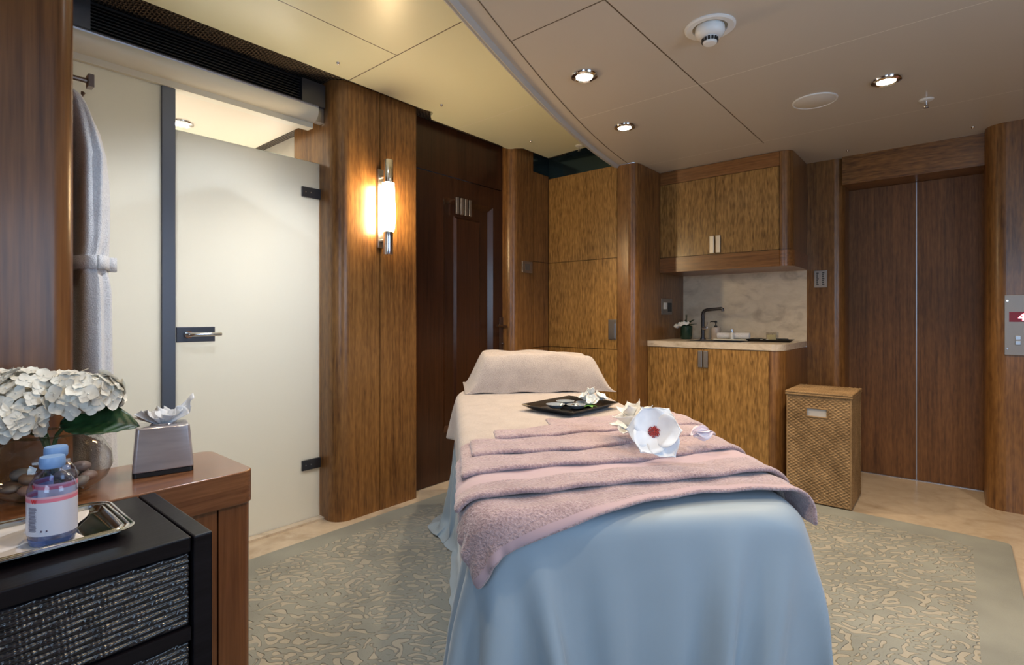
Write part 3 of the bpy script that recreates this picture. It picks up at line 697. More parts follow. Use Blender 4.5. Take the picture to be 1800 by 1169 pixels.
for k in range(15):
    if k < 9: a = k * 2 * PI / 9; r_ = .070; z = .030
    elif k < 14: a = k * 2 * PI / 5 + .4; r_ = .058; z = .052
    else: a = 0; r_ = 0; z = .026
    rr_ = (rp.uniform(.020, .027), rp.uniform(.015, .021), rp.uniform(.009, .013))
    g = ellipsoid((0, 0, 0), rr_, 14, 9)
    g = ([(x * (1 + .12 * math.sin(9 * y / rr_[1] * .3)), y, z_) for x, y, z_ in g[0]], g[1])
    g = xf(g, Matrix.Translation((VX + r_ * math.cos(a), VY + r_ * math.sin(a), VZ + z)) @ Matrix.Rotation(a + 1.3 + rp.uniform(-.3, .3), 4, 'Z') @ Matrix.Rotation(rp.uniform(-.3, .3), 4, 'Y'))
    tag(mk('pebble', g, peb[k % 3], smooth=True, ang=0), 'smooth brownish pebble at the bottom of the glass bowl vase', 'pebble', 'pebbles in the glass vase')
def petal_m(name, c1, c2):
    m, t, b = nt(name); n = noise(t, coords(t), 22, 2)
    t.links.new(ramp(t, n, [(.35, c1), (.65, c2)]), b.inputs['Base Color']); setp(b, rough=.55, sheen=.1, sss=.0); return m
hyd = petal_m('ivory_hydrangea_petal', (.72, .68, .60), (.86, .85, .78)); leafm = nt('dark_green_leaf')
n_ = noise(leafm[1], coords(leafm[1]), 40, 3); leafm[1].links.new(ramp(leafm[1], n_, [(.35, (.006, .028, .010)), (.7, (.022, .075, .022))]), leafm[2].inputs['Base Color']); setp(leafm[2], rough=.42); leafm = leafm[0]
stem_m = flat('green_stem', (.05, .11, .035), .5)
def floret(M, s, rnd):
    gs = []
    for k in range(4):
        a0 = k * PI / 2 + rnd.uniform(-.12, .12)
        cup = rnd.uniform(.05, .45); wd = rnd.uniform(.85, 1.1)
        nu, nv = 5, 5
        def fn(a, c):
            u = (a - .5) * 2; ww = math.sin(PI * (c * .80 + .10)) ** .7 * .56 * wd
            r_ = c * 1.0; x = r_ * (1 - .1 * u * u); y = u * ww
            z = cup * (c ** 1.6) * .8 - .18 * c + .10 * u * u * c
            return (x * s, y * s, z * s)
        gs.append(xf(grid(nu, nv, fn), M @ Matrix.Rotation(a0, 4, 'Z')))
    gs.append(xf(ellipsoid((0, 0, .04 * s), (.10 * s, .10 * s, .08 * s), 6, 4), M))
    return gs
def leaf_geo(L_, W_, M, droop=.25):
    nu, nv = 13, 30
    def fn(a, c):
        u = (a - .5) * 2; ser = 1 + .05 * ((c * 16) % 1) * (abs(u) > .9)
        ww = W_ * .5 * math.sin(PI * c ** .85) ** .75 * ser
        z = abs(u) * ww * .28 - droop * L_ * c * c + .0015 * math.sin((c * 14 + abs(u) * 2.5) * PI)
        return (L_ * c, u * ww, z)
    return xf(grid(nu, nv, fn), M)
def frame_to(n_dir):
    z = Vector(n_dir).normalized(); x = z.cross(Vector((.3, .2, .9))).normalized(); y = z.cross(x)
    return Matrix(((x.x, y.x, z.x, 0), (x.y, y.y, z.y, 0), (x.z, y.z, z.z, 0), (0, 0, 0, 1)))
def hydrangea(c, r, hgt, label, leaves, seed):
    rnd = random.Random(seed)
    t = thing('hydrangea', label, 'flower', (VX, VY, VZ + .012), 0, None)
    n = 62; gs = []
    for i in range(n):
        ph = i * 2.39996; q = (i + .5) / n; zz = 1 - q * 1.35
        rad = math.sqrt(max(0, 1 - zz * zz)); d = Vector((rad * math.cos(ph), rad * math.sin(ph), zz))
        jit = rnd.uniform(.88, 1.08)
        p = Vector((c[0] + d.x * r * jit, c[1] + d.y * r * jit, c[2] + d.z * hgt * jit))
        nd = (d + Vector((rnd.uniform(-.35, .35), rnd.uniform(-.35, .35), rnd.uniform(-.2, .35))))
        M = Matrix.Translation(p) @ frame_to(nd) @ Matrix.Rotation(rnd.uniform(0, 2 * PI), 4, 'Z')
        gs += floret(M, rnd.uniform(.019, .025), rnd)
    gs.append(ellipsoid(c, (r * .72, r * .72, hgt * .62), 14, 9))
    mk('flower_head', gs, hyd, t, smooth=True, ang=0)
    b0 = (VX + (c[0] - VX) * -.25, VY + (c[1] - VY) * -.25, VZ + .022)
    mid = (VX + (c[0] - VX) * .2, VY + (c[1] - VY) * .2, VZ + .14)
    mk('stem', tube([b0, mid, (c[0], c[1], c[2] - hgt * .3)], [.0045, .0045, .004], 8), stem_m, t, smooth=True)
    for M, L_, W_ in leaves: mk('leaf', leaf_geo(L_, W_, M), leafm, t, smooth=True, ang=0, solid=.0006)
def LM(p, d, roll=0):
    x = Vector(d).normalized(); y = Vector((0, 0, 1)).cross(x).normalized(); z = x.cross(y)
    return Matrix.Translation(p) @ Matrix(((x.x, y.x, z.x, 0), (x.y, y.y, z.y, 0), (x.z, y.z, z.z, 0), (0, 0, 0, 1))) @ Matrix.Rotation(roll, 4, 'X')
# camera right is (.76,.65): the heads spread along it
hydrangea((VX - .125, VY - .075, VZ + .222), .080, .068, 'large ivory hydrangea head, leftmost of the vase arrangement', [(LM((VX - .05, VY - .05, VZ + .16), (-.45, -.75, -.10), R(-25)), .13, .075), (LM((VX + .02, VY - .07, VZ + .145), (-.10, -.9, .05), R(30)), .12, .06)], 11)
hydrangea((VX - .028, VY - .032, VZ + .218), .088, .078, 'large ivory hydrangea head in the middle of the vase arrangement', [], 12)
hydrangea((VX + .040, VY + .055, VZ + .226), .074, .062, 'ivory hydrangea head nearest the tissue box, with one big dark leaf', [(LM((VX + .020, VY + .015, VZ + .170), (.62, .78, .06), R(40)), .155, .098)], 13)
hydrangea((VX + .020, VY - .065, VZ + .180), .052, .048, 'small ivory hydrangea cluster drooping over the bowl front', [], 14)

# robe on hook
hk = thing('robe_hook', 'dark metal coat hook behind the near wood column', 'hook', (-2.15, .335, 1.80))
mk('plate', box(-2.17, -2.13, .336, .346, 1.79, 1.88), bronze, hk, bevel=.002)
mk('peg', [tube([(-2.15, .345, 1.865), (-2.15, .412, 1.865)], .008, 10), box(-2.168, -2.132, .405, .420, 1.845, 1.885), tube([(-2.15, .345, 1.81), (-2.15, .39, 1.81), (-2.15, .395, 1.825)], .006, 8)], bronze, hk)
rb = thing('bathrobe', 'white terry bathrobe hanging behind the near wood column', 'bathrobe', (-2.15, .40, .45))
def robe(a, c):
    th = 2 * PI * a; z = .45 + 1.37 * c; s = 1 - c
    shoulder = min(1, s / .16) ** .62
    hx = .035 + .13 * shoulder + .02 * s; hy = .014 + .028 * shoulder + .018 * s - .008 * math.exp(-((z - 1.27) / .05) ** 2)
    fold = 1 + .05 * math.sin(5 * th + 3 * z) * shoulder + .04 * math.sin(9 * th - 5 * z + 1) * shoulder
    return (-2.16 + hx * fold * math.cos(th), .348 + hy * 1.12 + hy * fold * math.sin(th), z)
mk('robe_body', grid(65, 70, robe), terry_w, rb, smooth=True, ang=0)
sl = [(-2.10, .392, 1.735), (-2.075, .412, 1.62), (-2.075, .420, 1.45), (-2.095, .418, 1.28), (-2.10, .415, 1.12)]
mk('sleeve', tube(sl, [.022, .030, .033, .031, .036], 16), terry_w, rb, smooth=True, ang=0, sub=1)
def belt(a, c):
    th = 2 * PI * a; return (-2.16 + .178 * math.cos(th), .398 + .050 * math.sin(th), 1.245 + .042 * c)
mk('belt', [grid(50, 3, belt), box(-2.07, -2.05, .440, .458, 1.246, 1.285)], terry_w, rb, smooth=True, ang=0, solid=.005)
# ------------------------------------------------------------------ laundry basket
def wick():
    m, t, b = nt('seagrass_weave'); n1 = noise(t, coords(t, (1, 1, 1)), 160, 3); n2 = noise(t, coords(t), 9, 2)
    f = math_(t, 'ADD', math_(t, 'MULTIPLY', n1, .45), math_(t, 'MULTIPLY', n2, .55))
    t.links.new(ramp(t, f, [(.30, (.13, .075, .032)), (.65, (.36, .235, .12))]), b.inputs['Base Color']); setp(b, rough=.7, spec=.3); bump(t, b, n1, .4, .002); return m
wk = wick()
lb = thing('laundry_basket', 'tall woven seagrass laundry basket with lid beside the kitchenette cabinet', 'basket', (-.613, 3.66, 0.013))
HX0, HX1, HY0, HY1, HZ = -.775, -.452, 3.475, 3.845, .635
def weave(p0, du, dv, nrm, Lu, Lv, hole=None):
    """woven face: rows of twisted grass over upright canes"""
    cu = max(1, round(Lu / .0135)); rows = max(1, round(Lv / .0098)); nu = cu * 6 + 1; nv = rows * 4 + 1
    p0, du, dv, nrm = Vector(p0), Vector(du), Vector(dv), Vector(nrm); v, f = [], []
    for j in range(nv):
        c = j / (nv - 1) * rows; k = min(rows - 1, int(c)); fr = c - k
        for i in range(nu):
            a = i / (nu - 1) * cu
            ph = math.sin(PI * a + (PI if k % 2 else 0))
            h = .0050 * abs(math.sin(PI * fr)) ** .6 * (.5 + .5 * ph)
            v.append(tuple(p0 + du * (i / (nu - 1) * Lu) + dv * (j / (nv - 1) * Lv) + nrm * h))
    for j in range(nv - 1):
        for i in range(nu - 1):
            if hole:
                uu, vv = (i + .5) / (nu - 1) * Lu, (j + .5) / (nv - 1) * Lv
                if hole[0] < uu < hole[1] and hole[2] < vv < hole[3]: continue
            f.append((j * nu + i, j * nu + i + 1, (j + 1) * nu + i + 1, (j + 1) * nu + i))
    return v, f
wx, wy = HX1 - HX0, HY1 - HY0
mk('woven_body', [weave((HX0, HY0, .013), (1, 0, 0), (0, 0, 1), (0, -1, 0), wx, HZ - .013, (.105, .205, .505, .552)),
                  weave((HX1, HY0, .013), (0, 1, 0), (0, 0, 1), (1, 0, 0), wy, HZ - .013),
                  weave((HX0, HY1, .013), (0, -1, 0), (0, 0, 1), (-1, 0, 0), wy, HZ - .013),
                  weave((HX1, HY1, .013), (-1, 0, 0), (0, 0, 1), (0, 1, 0), wx, HZ - .013, (.105, .205, .505, .552))], wk, lb, smooth=True, ang=0)
mk('inner_frame', [box(HX0 + .002, HX0 + .006, HY0 + .002, HY1 - .002, .013, HZ), box(HX1 - .006, HX1 - .002, HY0 + .002, HY1 - .002, .013, HZ), box(HX0 + .004, HX1 - .004, HY0 + .004, HY1 - .004, .013, .02)], flat('basket_core', (.07, .04, .018), .8), lb)
(mk('handle_rim', [tube([(HX0 + .10, HY0 - .002, .516), (HX0 + .21, HY0 - .002, .516), (HX0 + .21, HY0 - .002, .567), (HX0 + .10, HY0 - .002, .567), (HX0 + .10, HY0 - .002, .516)], .0045, 8)], wk, lb, smooth=True))
tag(mk('liner', box(HX0 + .008, HX1 - .008, HY0 + .008, HY1 - .008, .05, HZ - .01), flat('white_liner', (.60, .57, .54), .9), lb), 'white cotton liner')
mk('corner_binding', [tube([(x, y, .013), (x, y, HZ)], .0055, 8) for x in (HX0, HX1) for y in (HY0, HY1)] + [tube([(HX0, HY0, .02), (HX1, HY0, .02), (HX1, HY1, .02), (HX0, HY1, .02), (HX0, HY0, .02)], .006, 8)], wk, lb, smooth=True)
e_ = .006
mk('lid', [weave((HX0 - e_, HY0 - e_, HZ + .022), (1, 0, 0), (0, 1, 0), (0, 0, 1), wx + 2 * e_, wy + 2 * e_), box(HX0 - e_, HX1 + e_, HY0 - e_, HY1 + e_, HZ + .004, HZ + .0215)] +
   [tube([(HX0 - e_, HY0 - e_, z), (HX1 + e_, HY0 - e_, z), (HX1 + e_, HY1 + e_, z), (HX0 - e_, HY1 + e_, z), (HX0 - e_, HY0 - e_, z)], .0065, 8) for z in (HZ + .007, HZ + .019)], wk, lb, smooth=True)

# ------------------------------------------------------------------ massage table (local frame: a across, l along)
U = Vector((.6820, .7314, 0)); V = Vector((-.7314, .6820, 0)); ORG = U * .400
TM = Matrix(((U.x, V.x, 0, ORG.x), (U.y, V.y, 0, ORG.y), (0, 0, 1, 0), (0, 0, 0, 1)))
TA = math.atan2(U.y, U.x)
HW, L0, L1, TZ = .355, 1.0, 2.90, .70
mt = thing('massage_table', 'massage table hidden under its bedding in the middle of the room', 'massage table', tuple(TM @ Vector((0, 1.93, 0))), TA)
def tl(x, y): return (x, y - 1.93)
def tabpoly(k):
    a = HW - k; pts = arc(a - .05, L0 + k + .05, .05, -90, 0, 5) + arc(a - .25, L1 - k - .25, .25, 0, 90, 10) + arc(-a + .25, L1 - k - .25, .25, 90, 180, 10) + arc(-a + .05, L0 + k + .05, .05, 180, 270, 5)
    return [tl(*p) for p in pts]
mk('mattress', prism(tabpoly(.02), .60, TZ - .012), flat('mattress_vinyl', (.5, .48, .44), .5), mt, local=True, bevel=.02)
mk('bed_frame', prism(tabpoly(.05), .55, .60), wood_wall, mt, local=True)
for sx in (-.25, .25):
    for sy in (1.12, 2.55):
        mk('leg', box(sx - .025, sx + .025, sy - 1.955, sy - 1.905, .0125, .55), wood_wall, mt, local=True)

def sdf(P, top, hw, l0, l1, rf, rh, re):
    """distance and gradient to a rounded table block in its local frame"""
    cx_, cl = 0.0, (l0 + l1) / 2; hl = (l1 - l0) / 2
    x = P[:, 0]; y = P[:, 1] - cl; z = P[:, 2]
    r = np.where(y > 0, rh, rf)
    qx = np.abs(x) - hw + r; qy = np.abs(y) - hl + r
    mx = np.maximum(qx, 0); my = np.maximum(qy, 0); ln = np.sqrt(mx * mx + my * my)
    d2 = ln + np.minimum(np.maximum(qx, qy), 0) - r
    both = ln > 1e-6
    gx = np.where(both, mx / np.maximum(ln, 1e-6), (qx > qy).astype(float)) * np.sign(x + 1e-12)
    gy = np.where(both, my / np.maximum(ln, 1e-6), (qx <= qy).astype(float)) * np.sign(y + 1e-12)
    w0 = d2 + re; w1 = z - top + re
    m0 = np.maximum(w0, 0); m1 = np.maximum(w1, 0); l2 = np.sqrt(m0 * m0 + m1 * m1)
    d = l2 + np.minimum(np.maximum(w0, w1), 0) - re
    b2 = l2 > 1e-6
    g0 = np.where(b2, m0 / np.maximum(l2, 1e-6), (w0 > w1).astype(float)); g1 = np.where(b2, m1 / np.maximum(l2, 1e-6), (w0 <= w1).astype(float))
    return d, np.stack([gx * g0, gy * g0, g1], 1)
def drape(P0, nu, nv, off, steps=300, iters=8, hw=HW, floor=.016, bend=.12, jit=.002, seed=1, fric=.25, rf=.06, wind=None, mu=.975, pin=None):
    """position based cloth: P0 (nv*nu,3) rest positions lying flat above the table; returns draped positions"""
    rng = np.random.default_rng(seed)
    P = P0.copy().reshape(nv, nu, 3); rest = P0.reshape(nv, nu, 3)
    P = P + rng.normal(0, jit, P.shape); Q = P.copy()
    lu = np.linalg.norm(rest[:, 1:] - rest[:, :-1], axis=2); lv = np.linalg.norm(rest[1:] - rest[:-1], axis=2)
    d1 = np.linalg.norm(rest[1:, 1:] - rest[:-1, :-1], axis=2); d2 = np.linalg.norm(rest[1:, :-1] - rest[:-1, 1:], axis=2)
    bu = np.linalg.norm(rest[:, 2:] - rest[:, :-2], axis=2); bv = np.linalg.norm(rest[2:] - rest[:-2], axis=2)
    def con(A, B, L, k):
        D = B - A; n = np.sqrt((D * D).sum(2)) + 1e-9; c = (k * .5 * (n - L) / n)[..., None] * D
        A += c; B -= c
    dt2 = 9.8 * (1 / 110) ** 2
    fix = None
    if pin is not None:
        rf_ = rest.reshape(-1, 3); fix = (np.abs(rf_[:, 0]) < hw - pin) & (rf_[:, 1] > L0 + pin) & (rf_[:, 1] < L1 - pin)
        fxy = rf_[fix][:, :2].copy()
    for s in range(steps):
        vel = (P - Q) * mu; Q = P.copy(); P = P + vel; P[..., 2] -= dt2
        for it in range(iters):
            for o in (0, 1):
                con(P[:, o:-1:2], P[:, o + 1::2], lu[:, o::2], 1.0)
                con(P[o:-1:2], P[o + 1::2], lv[o::2], 1.0)
                con(P[o:-1:2, :-1], P[o + 1::2, 1:], d1[o::2], .35)
                con(P[o:-1:2, 1:], P[o + 1::2, :-1], d2[o::2], .35)
            if it == 0:
                for o in (0, 1, 2, 3):
                    if o < nu - 2:
                        A, B = P[:, o:-2:4], P[:, o + 2::4]; m = min(A.shape[1], B.shape[1]); con(A[:, :m], B[:, :m], bu[:, o::4][:, :m], bend)
                    if o < nv - 2:
                        A, B = P[o:-2:4], P[o + 2::4]; m = min(A.shape[0], B.shape[0]); con(A[:m], B[:m], bv[o::4][:m], bend)
            F = P.reshape(-1, 3)
            o_ = off(F) if callable(off) else off
            d, g = sdf(F, TZ, hw, L0, L1, rf, .26, .022)
            pen = np.maximum(0, o_ - d); F += g * pen[:, None]
            low = F[:, 2] < floor; F[low, 2] = floor
            if fix is not None: F[fix, 0] = fxy[:, 0]; F[fix, 1] = fxy[:, 1]
            if it == iters - 1:
                hit = (pen > 0) | low; Qf = Q.reshape(-1, 3); Qf[hit] += (F[hit] - Qf[hit]) * fric
            P = F.reshape(nv, nu, 3)
    return P.reshape(-1, 3)
def gfaces(nu, nv): return [(j * nu + i, j * nu + i + 1, (j + 1) * nu + i + 1, (j + 1) * nu + i) for j in range(nv - 1) for i in range(nu - 1)]
def flatgrid(a0, a1, nu, edge0, edge1, nv, z):
    P = np.zeros((nv, nu, 3))
    for i in range(nu):
        a = a0 + (a1 - a0) * i / (nu - 1); s0 = edge0(a); s1 = edge1(a)
        for j in range(nv): P[j, i] = (a, s0 + (s1 - s0) * j / (nv - 1), z)
    return P.reshape(-1, 3)
def towelobj(name, P, nu, nv, mat, **k):
    v = [tuple(TM @ Vector(p)) for p in P]; return mk(name, (v, gfaces(nu, nv)), mat, smooth=True, ang=0, **k)
def sm0(x): x = max(0, min(1, x)); return x * x * (3 - 2 * x)
# blue sheet to the floor
nu, nv = 66, 112
P = flatgrid(-HW - .675, HW + .675, nu, lambda a: L0 - .675, lambda a: L1 + .20, nv, TZ + .02)
for q in range(len(P)):
    ax_, ay_ = abs(P[q, 0]) - HW, L0 - P[q, 1]
    if ax_ > 0 and ay_ > 0:
        m_ = max(ax_, ay_); r_ = math.hypot(ax_, ay_); k_ = m_ / r_; k_ *= 1 - .28 * min(ax_, ay_) / m_
        P[q, 0] = math.copysign(HW + ax_ * k_, P[q, 0]); P[q, 1] = L0 - ay_ * k_
P = drape(P, nu, nv, .004, steps=480, iters=10, seed=5, jit=.005, bend=.02, fric=.08, mu=.985, pin=.08)
PR = flatgrid(-HW - .675, HW + .675, nu, lambda a: L0 - .675, lambda a: L1 + .20, nv, 0)
foldn = lambda s: .55 * math.sin(23 * s + 1) + .5 * math.sin(41 * s + 2.3) + .35 * math.sin(67 * s + .4)
for q in range(len(P)):
    t = max(0, min(1, (TZ - .03 - P[q, 2]) / .67)); a, l = PR[q, 0], PR[q, 1]
    if P[q, 0] > HW and P[q, 1] < L0 + .35:
        z_ = P[q, 2]; P[q, 0] = HW + (P[q, 0] - HW) * (1 - .62 * sm0((.60 - z_) / .22)) + .010 * math.exp(-((z_ - .60) / .04) ** 2)
    if P[q, 1] < L0 and P[q, 0] > .2: P[q, 1] = L0 - (L0 - P[q, 1]) * (1 - .45 * t * sm0((P[q, 0] - .2) / .15))
    wf = sm0((L0 + .02 - l) / .12) * sm0((HW - .02 - abs(a)) / .10 + 1); ws = sm0((abs(a) - HW) / .06) * (1 - sm0((L0 + .05 - l) / .1))
    P[q, 1] -= .021 * t ** 1.1 * wf * foldn(a); P[q, 0] += math.copysign(.011 * t ** 1.1 * ws * foldn(l * .8 + a), a)
sh = towelobj('bed_sheet', P, nu, nv, sheet_m, sub=1)
tag(sh, 'pale blue sateen sheet draped over the massage table to the rug', 'sheet')
# beige terry cover
nu, nv = 56, 66
P = flatgrid(-HW - .215, HW + .20, nu, lambda a: 1.13 + .16 * (a < -.36) * 0, lambda a: L1 - .05, nv, TZ + .03)
P = drape(P, nu, nv, .013, steps=200, iters=8, seed=2, jit=.001, bend=.3, fric=.5, pin=.05)
cv = towelobj('terry_cover', P, nu, nv, terry_b, solid=.008, sub=1)
tag(cv, 'pale beige-pink terry cover spread over the blue sheet and the table top', 'blanket')
# loosely folded towel across the foot: four folds of one towel
def L_(pts):
    xs = [p[0] for p in pts]; ys = [p[1] for p in pts]
    co = np.polyfit(xs, ys, min(3, len(pts) - 1)); return lambda a: float(np.polyval(co, a))
folds = [
    # a0, a1, foot edge, head edge, base offset, columns, rows, hem rows
    (-.392, .40, L_([(-.40, .935), (-.35, .94), (-.27, .955), (-.035, 1.04), (.277, 1.075), (.36, 1.06), (.42, 1.03)]), L_([(-.5, 1.34), (.0, 1.50), (.5, 1.75)]), .026, 84, 54, (0, 2)),
    (-.385, .395, L_([(-.4, 1.02), (-.32, 1.045), (0, 1.10), (.3, 1.155), (.42, 1.16)]), L_([(-.4, 1.34), (0, 1.50), (.5, 1.74)]), .042, 76, 34, (6, 14)),
    (-.375, .39, L_([(-.39, 1.16), (-.31, 1.18), (0, 1.215), (.29, 1.31), (.4, 1.36)]), L_([(-.4, 1.40), (0, 1.51), (.48, 1.70)]), .054, 72, 24, None),
    (-.35, .37, L_([(-.36, 1.27), (-.29, 1.28), (0, 1.33), (.27, 1.43), (.40, 1.49)]), L_([(-.36, 1.40), (0, 1.50), (.46, 1.68)]), .064, 66, 18, None),
    (-.28, .40, L_([(-.28, 1.41), (0, 1.45), (.4, 1.56)]), L_([(-.28, 1.48), (0, 1.56), (.4, 1.72)]), .073, 54, 14, None),
    (-.10, .34, L_([(-.1, 1.50), (.1, 1.53), (.34, 1.63)]), L_([(-.1, 1.63), (.1, 1.66), (.34, 1.76)]), .074, 40, 12, None),
]
allg, idx = [], []
for k, (a0, a1, e0, e1, of, nu, nv, hem) in enumerate(folds):
    wob = lambda a, e0=e0, k=k: e0(a) + .006 * math.sin(a * 17 + k * 2)
    P = flatgrid(a0, a1, nu, wob, e1, nv, TZ + of + .02)
    P = drape(P, nu, nv, of, steps=110, iters=8, seed=20 + k, jit=.0008, bend=.4, fric=.6)
    # swell: thickness rounded towards the borders
    Pg = P.reshape(nv, nu, 3); th = .0135 if k else .010
    du_ = np.gradient(Pg, axis=1); dv_ = np.gradient(Pg, axis=0); n_ = np.cross(du_, dv_); n_ /= np.linalg.norm(n_, axis=2, keepdims=True) + 1e-9
    rng = np.random.default_rng(k); rp_ = np.array([[.0016 * math.sin(i * .5 + 1.3 * k + .2 * j) + .0014 * math.sin(j * .9 + i * .11) for i in range(nu)] for j in range(nv)])
    Pg = Pg + n_ * rp_[..., None]
    top = Pg + n_ * th * .5; bot = Pg - n_ * th * .5
    # outward pull of the rim makes it round
    v = [tuple(TM @ Vector(p)) for p in top.reshape(-1, 3)] + [tuple(TM @ Vector(p)) for p in bot.reshape(-1, 3)]
    f = gfaces(nu, nv); m_ = [1 if hem and hem[0] <= (q // (nu - 1)) < hem[1] else 0 for q in range(len(f))]
    o = nu * nv; f += [tuple(o + i for i in q)[::-1] for q in gfaces(nu, nv)]; m_ += [0] * len(gfaces(nu, nv))
    border = [i for i in range(nu)] + [(j * nu + nu - 1) for j in range(1, nv)] + [(nv - 1) * nu + i for i in range(nu - 2, -1, -1)] + [j * nu for j in range(nv - 2, 0, -1)]
    mid0 = len(v)
    for b0 in border:
        a_ = Vector(v[b0]); c_ = Vector(v[b0 + o]); m2 = (a_ + c_) / 2
        j, i = divmod(b0, nu); ji = min(max(j, 1), nv - 2); ii = min(max(i, 1), nu - 2); inn = TM @ Vector(Pg[ji, ii]); d_ = (m2 - inn).normalized()
        v.append(tuple(m2 + d_ * th * .5))
    nb = len(border)
    for q in range(nb):
        q2 = (q + 1) % nb
        f.append((border[q2], border[q], mid0 + q, mid0 + q2)); f.append((border[q] + o, border[q2] + o, mid0 + q2, mid0 + q)); m_ += [0, 0]
    allg.append((v, f)); idx += m_
tw = mk('folded_towel', allg, None, smooth=True, ang=0, sub=1, mats=[terry_p, hem_m], midx=idx)
tag(tw, 'dusky pink terry towel laid in loose folds across the foot of the table', 'towel')
# pillow wrapped in a towel
def sm(x): x = max(0, min(1, x)); return x * x * (3 - 2 * x)
def pil(a, c):
    x = (a - .5) * .76; y = (c - .5) * .46
    cx_ = .26 + .03 * math.sin(c * 3); q = sm(min(1, (.38 - abs(x)) / .10)); fr_ = sm(min(1, (.23 + y) / .055)); bk = sm((.23 - y) / .10)
    h = .178 * q * fr_ * bk + .004 * math.sin(a * 21 + c * 5) * q + .004 * math.sin(c * 17 + a * 6) * q * fr_
    h += .016 * math.exp(-((x / .25) ** 2)) * q * fr_ * bk - .012 * math.exp(-((x + .05) / .12) ** 2 - ((y - .05) / .1) ** 2)
    h *= 1 - .10 * max(0, x / .38)
    bulge = .022 * fr_ * (1 - fr_) * 4
    fl = (1 - q) * .015
    return (x * (1 - .06 * q) + .005, y - bulge - fl * (y < 0), h)
PV = 2.80; PUX = .045
g = grid(80, 56, pil); PMz = TZ + .0245
v = [tuple(TM @ Vector((p[0] + PUX, p[1] + PV, p[2] + PMz))) for p in g[0]]
pw = mk('pillow', (v, g[1]), terry_b, smooth=True, ang=0, solid=-.004, sub=1)
tag(pw, 'plump pillow wrapped in a beige-pink towel at the head of the table', 'pillow')

# ---- black tray with dishes and a flower spray
TX, TY, TZ2 = -1.200, 1.785, TZ + .0245
bt = thing('square_tray', 'black lacquered square tray with raised corners on the terry cover', 'tray', (TX, TY, TZ2), R(-3))
def sqtray(prof, hx=.13, hy=.16):
    v, f = [], []
    for d, z, lift in prof:
        ring = rrect(-hx + d, hx - d, -hy + d, hy - d, .008, 3); n = len(ring)
        for a, b2 in ring:
            cl_ = (abs(a) / hx * abs(b2) / hy) ** 3; v.append((a, b2, z + lift * cl_))
    for j in range(len(prof) - 1):
        for i in range(n): f.append((j * n + i, j * n + (i + 1) % n, (j + 1) * n + (i + 1) % n, (j + 1) * n + i))
    f.append(tuple(range(n))[::-1]); f.append(tuple((len(prof) - 1) * n + i for i in range(n)))
    return v, f
mk('dish', sqtray([(.035, 0, 0), (.002, .016, .005), (0, .018, .006), (.002, .020, .006), (.035, .006, 0)]), flat('black_lacquer_tray', (.010, .009, .010), .22, coat=.4), bt, local=True, smooth=True, ang=30)
cer = nt('glazed_dish'); setp(cer[2], col=(.42, .47, .53), rough=.12, metal=.5); cer = cer[0]
for (dx, dy, lb_) in ((-.035, -.055, 'small shallow glazed dish on the square tray, leftmost of four'), (-.055, .035, 'small glazed dish at the back of the square tray'), (.035, -.01, 'small glazed dish holding dark beads on the square tray'), (.025, .065, 'small glazed dish under the white flower spray')):
    Mt = Matrix.Translation((TX, TY, TZ2)) @ Matrix.Rotation(R(-3), 4, 'Z')
    p = Mt @ Vector((dx, dy, .0065))
    b3 = mk('small_dish', lathe([(.018, 0), (.030, .006), (.037, .015), (.039, .0165), (.037, .0165), (.028, .008), (.0001, .005)], p, 36), cer, smooth=True)
    tag(b3, lb_, 'dish', 'small glazed dishes on the tray')
    if 'beads' in lb_:
        for k in range(6):
            a = k * 1.05; rr_ = .012 if k else 0
            tag(mk('bead', ellipsoid((p.x + rr_ * math.cos(a) * 1.3, p.y + rr_ * math.sin(a) * 1.3, p.z + .0135), (.0058, .0058, .0055), 10, 7), [black, chrome, white_pl][k % 3], smooth=True, ang=0),
                'tiny round bead in the front dish of the square tray', 'bead', 'beads in the small dish')
orch = petal_m('white_petal', (.78, .77, .70), (.92, .92, .90))
greenp = flat('fresh_green', (.12, .32, .04), .5)
def petal(L_p, W_p, cup, curl, M, nu=9, nv=12, tip=1.0, ruff=0):
    def fn(a, c):
        u = (a - .5) * 2; ww = W_p * .5 * (math.sin(PI * min(1, c * .86 + .10)) ** .6) * (1 if c < .85 else max(0.12, 1 - ((c - .85) / .15) ** 2 * tip * .8))
        z = cup * L_p * (u * u * .35 * math.sin(PI * c)) + curl * L_p * c * c + ruff * math.sin(c * 9 + u * 4) * c
        return (L_p * c * (1 - .10 * u * u * (c > .5)), u * ww, z)
    return xf(grid(nu, nv, fn), M)
